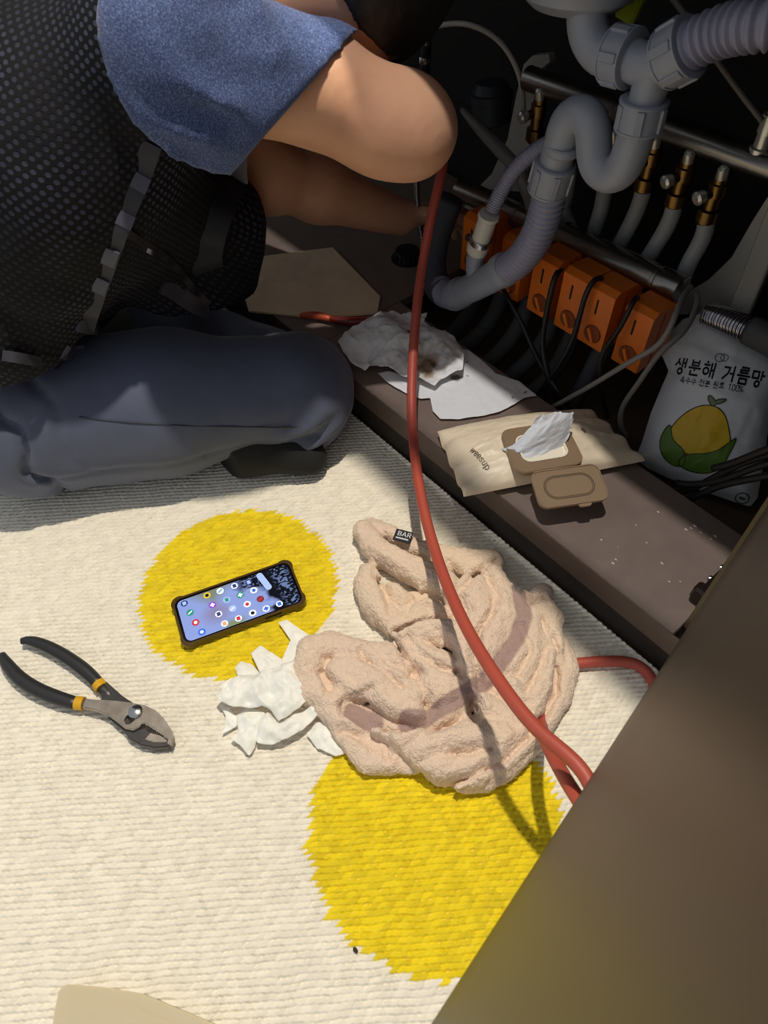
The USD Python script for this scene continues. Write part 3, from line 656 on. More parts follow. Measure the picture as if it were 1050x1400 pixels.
JAMO = {
 '생': [[(.3,.95),(.22,.7),(.05,.48)],[(.26,.76),(.46,.54)],[(.62,1),(.62,.4)],[(.62,.7),(.86,.7)],[(.86,1),(.86,.38)],'o.52,.17,.17'],
 '분': [[(.26,1),(.26,.64),(.76,.64),(.76,1)],[(.26,.82),(.76,.82)],[(.02,.48),(.98,.48)],[(.52,.48),(.52,.3)],[(.24,.32),(.24,.05),(.86,.05)]],
 '해': [[(.22,1),(.36,.95)],[(.04,.8),(.52,.8)],'o.28,.42,.2',[(.66,.95),(.66,.06)],[(.66,.5),(.9,.5)],[(.9,1),(.9,0)]],
 '거': [[(.05,.85),(.5,.85),(.42,.5),(.05,.1)],[(.55,.5),(.84,.5)],[(.84,1),(.84,0)]],
 '름': [[(.22,1),(.78,1),(.78,.84),(.22,.84),(.22,.68),(.82,.68)],[(0,.5),(1,.5)],[(.24,.32),(.78,.32),(.78,.02),(.24,.02),(.24,.32)]],
 '망': [[(.06,.9),(.5,.9),(.5,.5),(.06,.5),(.06,.9)],[(.74,1),(.74,.38)],[(.74,.7),(1,.7)],'o.5,.17,.17'],
 '옥': ['o.5,.83,.16',[(.5,.62),(.5,.46)],[(.02,.46),(.98,.46)],[(.2,.28),(.8,.28),(.78,0)]],
 '수': [[(.5,1),(.4,.78),(.14,.6)],[(.5,.85),(.86,.6)],[(0,.42),(1,.42)],[(.5,.42),(.5,0)]],
 '전': [[(.05,.95),(.52,.95)],[(.3,.95),(.22,.7),(.03,.5)],[(.28,.76),(.52,.52)],[(.58,.7),(.84,.7)],[(.84,1),(.84,.34)],[(.22,.3),(.22,.04),(.88,.04)]],
 '원': ['o.33,.83,.15',[(.02,.54),(.66,.54)],[(.34,.54),(.34,.34)],[(.6,.42),(.84,.42)],[(.84,1),(.84,.24)],[(.22,.24),(.22,.02),(.88,.02)]],
 '료': [[(.22,1),(.78,1),(.78,.84),(.22,.84),(.22,.66),(.82,.66)],[(.36,.5),(.36,.24)],[(.64,.5),(.64,.24)],[(0,.22),(1,.22)]],
 '1': [[(.3,.8),(.5,1),(.5,0)]], '0': [[(.5,1),(.25,.8),(.25,.2),(.5,0),(.75,.2),(.75,.8),(.5,1)]],
 '%': ['o.22,.78,.17', 'o.78,.22,.17', [(.8,1),(.2,0)]]}
def hangul(text, w):
    """Stroke lettering as a 2-D shape, one unit per letter cell, reading along +x."""
    x, shapes = 0.0, []
    for ch in text:
        if ch == ' ': x += 0.45; continue
        adv = 0.72 if ch in '10%' else 1.12
        for s_ in JAMO[ch]:
            if isinstance(s_, str):
                cx, cy, r = map(float, s_[1:].split(',')); g_ = Point(cx, cy).buffer(r + w / 2).difference(Point(cx, cy).buffer(r - w / 2))
            else: g_ = LineString(s_).buffer(w / 2, cap_style='flat', join_style='mitre')
            shapes.append(shapely.affinity.translate(g_, x, 0))
        x += adv
    return shapely.union_all(shapes), x
import shapely.affinity
def lay(shape, width, p0, p1, height):
    a, b = BST(*p0), BST(*p1); d = b - a; L = np.linalg.norm(d); d /= L; e = np.array([-d[1], d[0]])
    sx = L / width
    return shapely.affinity.affine_transform(shape, [d[0] * sx, e[0] * height, d[1] * sx, e[1] * height, a[0], a[1]])
M_INK = look('print_black', (30, 30, 32), 0.5)
h1, w1 = hangul('생분해 거름망', 0.13)
part(BAG, 'title_print', flat_map(lay(h1, w1, (920, 510), (1043, 531), 0.0215), BAGF(0.0006)), M_INK, smooth=True)
h2, w2 = hangul('옥수수 전분 원료 100%', 0.12)
part(BAG, 'subtitle_print', flat_map(lay(h2, w2, (929, 524), (1012, 537), 0.0085), BAGF(0.0006)), M_INK, smooth=True)
pp = lambda pts, r=0.0: (lambda P_: P_.buffer(-r).buffer(r) if r else P_)(Polygon([BST(830 + x / 3.333, 300 + y / 3.333) for x, y in pts]).buffer(0))
def smooth_poly(pts):
    p = np.array(pts + pts[:1], float); t = np.arange(len(p)); cs = CubicSpline(t, p, bc_type='periodic'); q = cs(np.linspace(0, len(pts), 80))
    return pp(q)
cob = smooth_poly([(285, 975), (330, 905), (400, 858), (470, 848), (525, 880), (550, 950), (548, 1030), (470, 1065), (380, 1068), (320, 1030)])
leaf1 = smooth_poly([(288, 935), (300, 990), (340, 1035), (358, 1080), (335, 1120), (280, 1100), (248, 1050), (250, 985)])
leaf2 = smooth_poly([(582, 995), (500, 1045), (400, 1062), (345, 1075), (328, 1100), (345, 1125), (420, 1150), (500, 1135), (540, 1085)])
spr = shapely.union_all([smooth_poly([(478, 850), (492, 835), (470, 805), (458, 815), (466, 838)]), smooth_poly([(486, 842), (515, 838), (538, 822), (510, 820), (492, 828)])])
line = lambda g_: g_.buffer(0.0006).difference(g_.buffer(-0.0006))
part(BAG, 'corn_print', flat_map(cob, BAGF(0.0005)), look('print_yellow', (240, 196, 40), 0.5), smooth=True)
part(BAG, 'leaf_print', flat_map(shapely.union_all([leaf1, leaf2]), BAGF(0.0008)), look('print_green', (100, 140, 52), 0.5), smooth=True)
part(BAG, 'sprout_print', flat_map(spr, BAGF(0.0008)), look('print_sage', (120, 136, 100), 0.5), smooth=True)
part(BAG, 'outline_print', flat_map(shapely.union_all([line(cob).difference(shapely.union_all([leaf1, leaf2])), line(leaf1), line(leaf2), line(spr)]), BAGF(0.0011)), look('print_brown', (52, 44, 24), 0.5), smooth=True)
ring = lambda px, py, r: Point(BST(px, py)).buffer(r).difference(Point(BST(px, py)).buffer(r * 0.8))
part(BAG, 'emblem_print', flat_map(shapely.union_all([ring(983.5, 490, 0.006), ring(990, 490, 0.005)]), BAGF(0.0006)), look('print_grey', (110, 112, 116), 0.5), smooth=True)
part(BAG, 'seal_print', flat_map(shapely.union_all([ring(1014, 680, 0.009), shapely.box(*(BST(1014, 680) - [0.004, 0.002]), *(BST(1014, 680) + [0.004, 0.002]))]), BAGF(0.0006)), look('print_grey', (110, 112, 116), 0.5), smooth=True)
for i, pts in enumerate([[(1075, 618), (1030, 628), (985, 648), (945, 668), (905, 672)], [(1080, 630), (1030, 640), (990, 655), (950, 662), (925, 660)], [(1078, 645), (1020, 656), (975, 668), (940, 684), (900, 690)], [(1075, 606), (1040, 618), (1010, 630), (975, 640)]]):
    lab = ['black cable crossing the white bag, highest of the three long ones', 'black cable across the bottom of the white bag ending near the printed leaves', 'lowest black cable across the bottom of the white bag', 'short black cable at the right edge of the white bag']
    single('black_cable', tube([aty(px, py, 0.664 - 0.003 * i) for px, py in pts], 0.0044, 10), M_BLACK, lab[i], 'cable', smooth=True)
DU = thing('foil_duct', 'shiny ribbed foil duct with a dark grey sleeve, leaning over the white bag', 'duct', aty(1000, 445, 0.83))
part(DU, 'foil', tube([aty(968, 430, 0.84), aty(985, 436, 0.835), aty(1010, 446, 0.825), aty(1030, 454, 0.82)], rib(0.0145, 0.0052, 0.0028), 28, step=0.0008), look('foil', (200, 200, 210), 0.18, 1.0, bump=0.3, bump_scale=90), smooth=True)
part(DU, 'sleeve', tube([aty(1026, 452, 0.82), aty(1050, 464, 0.815), aty(1100, 492, 0.80)], 0.0185, 24), look('duct_sleeve', (84, 84, 86), 0.6), smooth=True)

# ------------------------------------------------------------------ bath towel heaped on the mat
def make_towel():
    c = lambda x, y, z: at(390 + x / 2.5, 690 + y / 2.5, z / 1000.0)
    F = Field((-0.52, 0.10, -0.004), (-0.10, 0.52, 0.10), 0.0022)
    def fold(*pts, k=0.005, sq=None): 
        F.chain([(*c(x, y, z), r / 1000.0) for x, y, z, r in pts], k=k, squash=sq)
    flatz = (np.array([0, 0, 1.0]), 0.55)
    # under-layers first
    fold((930, 480, 9, 13), (962, 560, 9, 13), (940, 650, 9, 13), (890, 730, 9, 13), (850, 790, 9, 12))
    fold((470, 880, 8, 11), (560, 932, 9, 13), (680, 930, 9, 14), (780, 880, 9, 14), (850, 800, 9, 13))
    fold((150, 700, 10, 11), (200, 760, 10, 12), (240, 830, 10, 12), (280, 880, 9, 12), (360, 885, 9, 11))
    fold((300, 850, 8, 14), (420, 880, 8, 14), sq=flatz)
    for p in [((330, 380, 8, 18), (440, 420, 8, 18)), ((560, 420, 12, 26), (760, 420, 14, 26)), ((620, 620, 12, 30), (820, 620, 14, 28)), ((500, 760, 8, 30), (760, 760, 12, 30)), ((240, 720, 4, 20), (420, 760, 5, 20)), ((300, 600, 8, 22), (480, 620, 10, 24))]:
        fold(*p, k=0.008, sq=flatz)
    # top roll and its rim
    fold((268, 92, 17, 14), (320, 160, 19, 17), (410, 215, 21, 18), (500, 245, 23, 18), (575, 290, 24, 16))
    fold((295, 72, 15, 10), (360, 98, 16, 10), (450, 150, 16, 11), (550, 172, 17, 12), (640, 188, 17, 12), (712, 190, 17, 12))
    fold((500, 185, 14, 15), (640, 215, 18, 15), k=0.008)
    # left second lobe
    fold((300, 205, 14, 12), (276, 272, 15, 15), (310, 345, 15, 17), (372, 412, 14, 14), (430, 405, 15, 12))
    fold((380, 300, 12, 13), (420, 350, 12, 13), k=0.0035)
    fold((440, 340, 18, 11), (470, 385, 19, 12), (505, 375, 19, 10))
    fold((470, 315, 24, 9), (520, 345, 25, 10), (580, 375, 25, 10))
    # right panel sloping to the stripe
    fold((690, 215, 20, 14), (735, 300, 26, 16), (745, 380, 29, 18), (700, 470, 30, 18), (660, 540, 30, 16), k=0.008)
    fold((630, 280, 26, 16), (680, 380, 29, 18), (640, 440, 28, 15), k=0.008)
    fold((790, 330, 22, 16), (820, 430, 24, 20), (800, 520, 26, 20), (760, 600, 28, 18), k=0.008)
    # middle hump
    fold((405, 465, 27, 13), (470, 432, 32, 15), (550, 440, 35, 17), (610, 480, 36, 18), (620, 545, 34, 17), k=0.0035)
    fold((430, 500, 26, 15), (500, 540, 29, 17), (570, 555, 30, 16), k=0.0035)
    # left lobe with its lip over the hollow
    fold((92, 500, 21, 17), (150, 475, 21, 15), (220, 500, 21, 15), (300, 525, 22, 16), (365, 515, 23, 14), (410, 560, 23, 13), k=0.0035)
    fold((78, 560, 19, 17), (92, 640, 17, 16), (150, 665, 17, 13), (230, 640, 20, 12), (210, 600, 22, 14), k=0.0035)
    fold((200, 570, 20, 18), (310, 590, 24, 19), (390, 600, 25, 16), k=0.0035)
    fold((280, 655, 25, 11), (330, 690, 26, 12), (390, 722, 26, 12), (440, 735, 25, 11), k=0.0035)
    fold((460, 640, 22, 20), (540, 640, 24, 20), (620, 600, 26, 18), k=0.009)
    fold((300, 640, 20, 17), (420, 670, 22, 18), k=0.008)
    fold((130, 690, 13, 12), (190, 745, 13, 12), (215, 790, 12, 11), k=0.0035)
    # bottom roll
    fold((352, 770, 22, 13), (425, 800, 24, 17), (490, 850, 24, 19), (570, 905, 22, 18), (650, 905, 22, 17), k=0.004)
    fold((470, 800, 24, 17), (560, 800, 26, 20), (660, 800, 27, 21), (740, 800, 26, 19), k=0.008)
    fold((650, 895, 20, 16), (740, 850, 22, 17), (812, 790, 24, 15), (835, 755, 24, 13), k=0.004)
    fold((560, 735, 22, 14), (610, 720, 24, 12), k=0.0035)
    fold((650, 685, 30, 11), (700, 690, 32, 12), (760, 735, 30, 13), (800, 770, 27, 12), k=0.005)
    # right rims
    fold((880, 305, 18, 12), (860, 340, 20, 14), (905, 390, 22, 15), (900, 470, 23, 16), (885, 545, 24, 16), (868, 610, 25, 15), (840, 660, 25, 14), k=0.004)
    fold((840, 660, 24, 14), (860, 700, 20, 13), (800, 720, 26, 12), k=0.004)
    fold((850, 400, 22, 15), (840, 500, 24, 16), (820, 590, 26, 16), (770, 660, 27, 15), k=0.008)
    # deep creases where one fold tucks under the next: (points), depth mm, half-width mm
    creases = [([(262, 170), (330, 215), (400, 262), (450, 312), (530, 335)], 9, 5), ([(430, 335), (480, 305), (545, 350), (590, 405)], 8, 5), ([(385, 440), (440, 420), (520, 412), (600, 425)], 10, 4.5),
               ([(720, 195), (650, 245), (615, 305)], 7, 4.5), ([(415, 470), (450, 530), (520, 570), (610, 600)], 7, 4.5), ([(372, 470), (425, 555), (460, 610), (480, 680)], 8, 5),
               ([(125, 580), (165, 640), (230, 665), (300, 650)], 7, 5), ([(262, 520), (310, 570), (400, 640)], 6, 4.5), ([(215, 690), (275, 690), (330, 735), (400, 765)], 16, 8),
               ([(340, 775), (420, 768), (520, 772), (600, 735), (650, 700)], 11, 5.5), ([(640, 690), (655, 735), (640, 760)], 9, 4.5), ([(540, 965), (640, 925), (740, 880), (830, 790)], 8, 4),
               ([(815, 650), (870, 570), (895, 490), (880, 410)], 6, 4.5), ([(915, 470), (925, 560), (925, 640), (885, 720), (845, 770)], 8, 4), ([(795, 300), (830, 350), (885, 335)], 7, 4),
               ([(195, 765), (270, 800), (345, 810), (355, 860)], 7, 4), ([(700, 400), (655, 470), (640, 560), (665, 640)], 6, 5), ([(520, 460), (570, 520), (580, 590)], 4, 4),
               ([(90, 560), (140, 600), (150, 660)], 5, 4), ([(350, 560), (420, 590), (440, 650)], 5, 4), ([(420, 830), (500, 790), (600, 770)], 5, 4.5), ([(470, 880), (580, 860), (700, 840)], 5, 4.5),
               ([(700, 640), (760, 600), (800, 620)], 5, 4), ([(800, 440), (830, 520), (790, 600)], 5, 4.5), ([(560, 200), (600, 260), (590, 310)], 5, 4), ([(340, 110), (420, 165), (500, 200)], 6, 4), ([(300, 230), (340, 290), (360, 380)], 5, 4), ([(690, 250), (720, 340), (690, 400)], 5, 5)]
    CL = [(LineString([c(x, y, 24)[:2] for x, y in pts]), dp / 1000.0, hw / 1000.0) for pts, dp, hw in creases]
    def wr(P):
        q = P * np.array([1, 1, 0.5])
        w = meshkit.fbm(q * 30, 2, 2) - 0.5
        out = -0.0060 * ridged((P + w[:, None] * 0.02) * 24, 3, 11) - 0.0016 * (meshkit.noise(P * 150, 5) - 0.5)
        xy = P[:, :2] + (np.stack([meshkit.noise(P * 60, 21), meshkit.noise(P * 60, 22)], 1) - 0.5) * 0.006
        pt = shapely.points(xy[:, 0], xy[:, 1])
        for L, dp, hw in CL:
            d = shapely.distance(pt, L)
            out = out + dp * np.exp(-(d / hw) ** 2) - dp * 0.22 * np.exp(-((d - hw * 2.2) / (hw * 0.9)) ** 2)
        return out
    F.warp(wr, 0.03)
    for p in [((150, 690, 4, 9), (300, 740, 4, 12), (440, 780, 4, 14), (600, 800, 5, 14)), ((150, 570, 5, 10), (300, 600, 5, 14), (460, 620, 6, 14), (640, 640, 7, 16), (850, 640, 7, 14)), ((330, 300, 4, 10), (370, 380, 4, 10), (470, 400, 5, 12), (600, 420, 7, 14), (760, 420, 7, 14), (880, 420, 6, 12)), ((420, 220, 4, 8), (540, 300, 5, 10)), ((345, 300, 6, 10), (360, 380, 6, 10), (430, 330, 6, 12), (520, 330, 6, 12)), ((190, 770, 4, 9), (330, 840, 4, 11)), ((95, 570, 6, 10), (135, 630, 7, 13), (200, 680, 7, 12)), ((100, 540, 8, 12), (200, 590, 9, 14)), ((930, 470, 5, 8), (900, 560, 5, 12), (880, 700, 5, 12)), ((600, 880, 4, 10), (780, 800, 4, 12))]:
        fold(*p, k=0.004)
    F.cut(lambda P: -P[..., 2] + 0.0004, 0)
    g = F.mesh(1)
    n = g.vertex_normals
    v = np.array(g.vertices)
    line_ = LineString([c(x, y, 28)[:2] for x, y in [(795, 300), (812, 400), (785, 480), (725, 570), (645, 640), (545, 700), (465, 738), (415, 742)]])
    inner = LineString([c(x, y, 14)[:2] for x, y in [(235, 715), (265, 735), (300, 745)]])
    dist_ = shapely.distance(shapely.points(v[:, 0], v[:, 1]), line_) - 0.0095
    d2 = shapely.distance(shapely.points(v[:, 0], v[:, 1]), inner) - 0.012
    band = np.clip(-np.minimum(dist_, d2) / 0.0022 + 0.5, 0, 1)
    pile = (meshkit.noise(v * 560, 1) - 0.4) * 0.0022 + (meshkit.noise(v * 260, 2) - 0.5) * 0.0016
    v += n * (pile * (1 - band) - 0.0005 * band)[:, None]
    base = lin((232, 209, 190)); strip = lin((172, 146, 140)); warm = lin((236, 216, 188))
    wk = np.clip((meshkit.fbm(v * 9, 2, 6) - 0.35) * 2, 0, 1)[:, None]
    dye = (base * (1 - wk * 0.6) + warm * wk * 0.6) * (1 - band[:, None]) + strip * band[:, None]
    dye *= (0.93 + 0.14 * meshkit.noise(v * 420, 7))[:, None]
    g.vertices = v
    return g, dye, F
TOWM, TOWD, TOWF = make_towel()
TW = thing('bath_towel', 'crumpled beige terry towel with a mauve woven stripe heaped on the mat', 'towel', at(610, 930, 0))
part(TW, 'terry_cloth', TOWM, vcol_look('terry', 0.95, bump=1.0, bump_scale=420, bump_dist=0.0022, sheen_weight=0.25), smooth=True, dye=TOWD)
tg = at(551, 733, 0.034); tx = at(559, 728, 0.034) - at(543, 724, 0.034)
ex = np.array([*(at(565, 730, .034) - at(541, 724, .034))[:2], 0]); ex /= np.linalg.norm(ex); ey = np.array([-ex[1], ex[0], 0])
tagm = part(TW, 'care_tag', frame_box(tg, [ex, ey, np.array([0, 0, 1.0])], [0.0115, 0.0092, 0.0007], 0.0004), look('tag_navy', (24, 27, 40), 0.7), label='small navy tag with pale lettering')
tm = meshkit.text_mesh('BAR', 0.007, 0.0004, bold=True); tv = np.asarray(tm.vertices); tm.vertices = tg + (tv[:, :1] - 0.0085) * ex + (tv[:, 1:2] - 0.001) * ey + tv[:, 2:] * [0, 0, 1.0] + [0, 0, 0.0008]
M_PALE = look('print_pale', (190, 196, 205), 0.6)
part(tagm, 'lettering', tm, M_PALE)
part(tagm, 'lettering', frame_box(tg + ey * -0.0048 + [0, 0, 0.0009], [ex, ey, np.array([0, 0, 1.0])], [0.0085, 0.0012, 0.0002]), M_PALE)

# ------------------------------------------------------------------ disposable gloves, crumpled
M_GLOVE = look('glove_white', (250, 249, 243), 0.55, var=0.03, var_scale=50, bump=0.6, bump_scale=70, bump_dist=0.002, subsurface_weight=0.12, subsurface_scale=0.004)
G4 = lambda pts: [at(280 + x / 4.773, 840 + y / 4.773, 0.012)[:2] for x, y in pts]
def flap(pts, z, puff, amp, seed, freq=95, tilt=(0, 0)):
    o = np.array(G4(pts)); poly = Polygon(o).buffer(0.001).buffer(-0.001).buffer(-0.001).buffer(0.001)
    if poly.geom_type != 'Polygon': poly = max(poly.geoms, key=lambda g_: g_.area)
    c0 = np.array(poly.centroid.coords[0])
    def zf(x, y):
        d = shapely.distance(shapely.points(x, y), poly.exterior)
        q = np.stack([x, y, np.zeros_like(x)], -1)
        return np.maximum(z + 0.55 * puff * (1 - np.exp(-d / 0.010)) + 2.3 * amp * ridged(q * freq + 0.6 * meshkit.noise(q * freq * 0.5, seed)[..., None], 4, seed) + tilt[0] * (x - c0[0]) + tilt[1] * (y - c0[1]), 0.0016)
    return sheet(np.array(poly.exterior.coords), zf, 0.0021, 0.0010, 0.2, seed)
GL = thing('disposable_glove', 'crumpled white disposable glove, upper of two, its finger pointing at the phone', 'glove', at(365, 925, 0))
for i, (pts, z, pf, am, ti) in enumerate([
    ([(475, 35), (530, 18), (690, 128), (740, 180), (680, 330), (600, 340), (495, 290), (555, 150)], 0.005, 0.006, 0.002, (0, 0)),
    ([(300, 250), (360, 195), (430, 240), (520, 300), (560, 360), (470, 400), (380, 425)], 0.008, 0.007, 0.003, (0, 0)),
    ([(190, 330), (230, 295), (300, 310), (390, 410), (420, 460), (260, 450), (205, 380)], 0.006, 0.008, 0.003, (0, 0)),
    ([(88, 455), (170, 400), (260, 390), (340, 440), (300, 500), (190, 500), (120, 490)], 0.005, 0.008, 0.003, (0, 0))]):
    part(GL, 'finger', flap(pts, z, pf, am, 20 + i, tilt=ti), M_GLOVE, smooth=50)
part(GL, 'palm', flap([(78, 560), (150, 480), (230, 430), (420, 395), (600, 320), (690, 420), (700, 555), (620, 640), (490, 720), (440, 650), (380, 620), (200, 630), (110, 590)], 0.020, 0.012, 0.009, 30, 45), M_GLOVE, smooth=50)
GL2 = thing('disposable_glove', 'crumpled white disposable glove, lower of two, with a rolled cuff against the towel', 'glove', at(370, 1000, 0))
part(GL2, 'cuff', flap([(335, 825), (350, 740), (410, 640), (500, 700), (600, 650), (760, 588), (768, 620), (730, 670), (640, 760), (540, 815), (440, 850), (345, 842)], 0.012, 0.012, 0.007, 41, 55), M_GLOVE, smooth=50)
part(GL2, 'palm', flap([(200, 640), (290, 595), (400, 640), (350, 760), (320, 860), (285, 915), (230, 850), (165, 805), (215, 760)], 0.006, 0.010, 0.006, 42, 60), M_GLOVE, smooth=50)
part(GL2, 'finger', flap([(85, 565), (150, 590), (200, 650), (205, 715), (90, 780), (130, 720), (130, 650)], 0.004, 0.007, 0.004, 43), M_GLOVE, smooth=50)
part(GL2, 'finger', flap([(660, 770), (720, 690), (800, 680), (880, 760), (915, 895), (850, 912), (780, 880), (730, 860)], 0.004, 0.007, 0.004, 44), M_GLOVE, smooth=50)

# ------------------------------------------------------------------ phone
def make_phone():
    zt = 0.0115
    q = np.array([at(226, 821, zt), at(388, 769, zt), at(426, 818, zt), at(259, 884, zt)])
    c0 = q.mean(0); ex = (q[1] + q[2] - q[0] - q[3]); L = np.linalg.norm(ex) / 2; ex /= np.linalg.norm(ex); ey = np.array([-ex[1], ex[0], 0])
    W = (np.abs((q[0] - q[3]) @ ey) + np.abs((q[1] - q[2]) @ ey)) / 2
    o = np.array([c0[0], c0[1], 0.0])
    T = lambda v: o + v[:, :1] * ex + v[:, 1:2] * ey + v[:, 2:3] * [0, 0, 1.0]
    P_ = thing('phone', 'black smartphone in a clear smoky bumper case, its home screen lit', 'phone', o)
    def pr(w, h, r, z0, z1, b=0.0008):
        g = prism(np.array(rrect(w, h, r).exterior.coords), z0, z1, b); g.vertices = T(np.asarray(g.vertices)); return g
    case = rrect(L, W, 0.011).union(shapely.union_all([Point(sx * (L / 2 - 0.0095), sy * (W / 2 - 0.0095)).buffer(0.0112) for sx in (-1, 1) for sy in (-1, 1)]))
    inn = rrect(L - 0.005, W - 0.005, 0.0095)
    g = trimesh.creation.extrude_polygon(case.difference(inn), 0.0105, engine='earcut'); g.apply_translation([0, 0, 0.0012]); g.vertices = T(np.asarray(g.vertices))
    part(P_, 'bumper_case', g, look('smoky_case', (92, 72, 44), 0.18, transmission_weight=0.25, ior=1.45), 25, label='smoky translucent bumper case')
    part(P_, 'body', pr(L - 0.0055, W - 0.0055, 0.009, 0.0008, 0.0104), look('phone_black', (14, 14, 16), 0.15), 25)
    part(P_, 'button', frame_box(T(np.array([[L * 0.22, -W / 2 - 0.0003, 0.007]]))[0], [ex, ey, np.array([0, 0, 1.0])], [0.011, 0.0007, 0.0016], 0.0005), look('phone_black', (14, 14, 16), 0.15))
    sl, sw = L - 0.0105, W - 0.0098
    scr = rrect(sl, sw, 0.0075)
    g = flat_map(scr, lambda x, y: T(np.c_[x, y, np.full(len(x), 0.01055)]), 0.0016)
    loc = (np.asarray(g.vertices) - o); u, v_ = loc @ ex / sl + 0.5, loc @ ey / sw + 0.5
    n1 = meshkit.fbm(np.c_[u * 9, v_ * 5, u * 0], 3, 4); n2 = meshkit.noise(np.c_[u * 60, v_ * 34, u * 0], 8)
    col = np.tile(lin((122, 140, 198)), (len(u), 1))
    mixc = lambda m_, c: col * (1 - m_[:, None]) + lin(c) * m_[:, None]
    st = lambda x: np.clip(x, 0, 1)
    col = mixc(st(((v_ - 0.5) * 3 - np.abs(u - 0.30) * 6) ), (108, 116, 104))
    col = mixc(st((0.22 - np.hypot((u - 0.30) * 1.4, (v_ - 0.42) * 0.7)) * 6) * 0.7, (120, 104, 132))
    col = mixc(st((0.12 - np.abs(u - 0.42)) * 12) * st((0.2 - v_) * 8), (112, 124, 92))
    dark = st((u - 0.70 + (v_ - 0.5) * 0.1 + (n1 - 0.5) * 0.25) * 14) + st((u - 0.46) * 8) * st((v_ - 0.72 + (n1 - 0.5) * 0.5) * 9)
    col = mixc(st(dark), (16, 18, 26))
    fl = st((n2 - 0.55) * 9) * st((0.10 - np.abs(u - 0.93 + (v_ - 0.5) * 0.05)) * 14) + st((n2 - 0.6) * 9) * st((0.16 - np.abs(u - 0.62)) * 9) * st((v_ - 0.4) * 4 + st((0.3 - v_) * 6))
    col = mixc(st(fl) * 0.75, (104, 124, 172))
    pa = part(P_, 'screen', g, vcol_look('screen_glow', 0.08, emit=0.62), smooth=True, dye=col)
    def em(name, c):
        return look('icon_' + name, c, 0.3, emission_color=lin(c), emission_strength=0.6)
    C = dict(white=(206, 214, 236), blue=(44, 96, 200), navy=(42, 54, 110), green=(40, 132, 112), red=(176, 44, 58), yellow=(190, 170, 60), purple=(130, 60, 190), black=(20, 20, 26), orange=(206, 150, 90), teal=(60, 150, 170), maroon=(110, 40, 44), pale=(150, 174, 226))
    icons = [((252, 825), 'navy', 'pale', 'b'), ((260, 837.5), 'green', 'white', 's'), ((267.5, 851), 'red', 'white', 'd'), ((276, 864), 'blue', 'white', 'd'), ((283, 814), 'yellow', 'black', 'd'), ((290.5, 827), 'purple', 'white', 'x'),
             ((299, 839.5), 'white', 'navy', 'b'), ((307, 852.5), 'white', 'orange', 'b'), ((301, 808), 'white', 'teal', 's'), ((310, 820), 'pale', 'green', 'b'), ((318, 832), 'pale', 'white', 's'), ((326, 845.5), 'white', 'red', 'b'),
             ((320.5, 801), 'white', 'navy', 'b'), ((328.5, 813.5), 'green', 'white', 'x'), ((338, 826), 'white', 'red', 'd'), ((345.5, 838), 'white', 'black', 'd'), ((340, 796), 'navy', 'pale', 'b'), ((347, 807), 'white', 'blue', 'd'), ((356, 819), 'maroon', 'red', 's'), ((364, 832), 'white', 'blue', 'x'), ((382, 825.5), 'white', 'blue', 'b')]
    for (px, py), bg, fg, kind in icons:
        l = (at(px, py, 0.0106) - o); x, y = l @ ex, l @ ey
        a = Point(x, y).buffer(0.0047 if kind != 'b' else 0.0045, quad_segs=5)
        ins = {'d': Point(x, y).buffer(0.0024, quad_segs=3), 'b': shapely.box(x - 0.0022, y - 0.0026, x + 0.0022, y + 0.0026), 's': shapely.affinity.rotate(shapely.box(x - 0.0032, y - 0.0009, x + 0.0032, y + 0.0009), 30), 'x': shapely.box(x - 0.003, y - 0.0012, x + 0.003, y + 0.0012).union(shapely.box(x - 0.0012, y - 0.003, x + 0.0012, y + 0.003))}[kind]
        lay_ = lambda z: (lambda xx, yy: T(np.c_[xx, yy, np.full(len(xx), z)]))
        ic = part(pa, 'icon', flat_map(a, lay_(0.01065), 0.02), em(bg, C[bg]))
        part(pa, 'icon_mark', flat_map(ins, lay_(0.0107), 0.02), em(fg, C[fg]))
    a_, b_ = at(355, 787, 0.0106) - o, at(367, 802.5, 0.0106) - o
    part(pa, 'search_bar', flat_map(LineString([(a_ @ ex, a_ @ ey), (b_ @ ex, b_ @ ey)]).buffer(0.0042), lambda xx, yy: T(np.c_[xx, yy, np.full(len(xx), 0.01065)]), 0.02), em('pale', C['pale']))
make_phone()

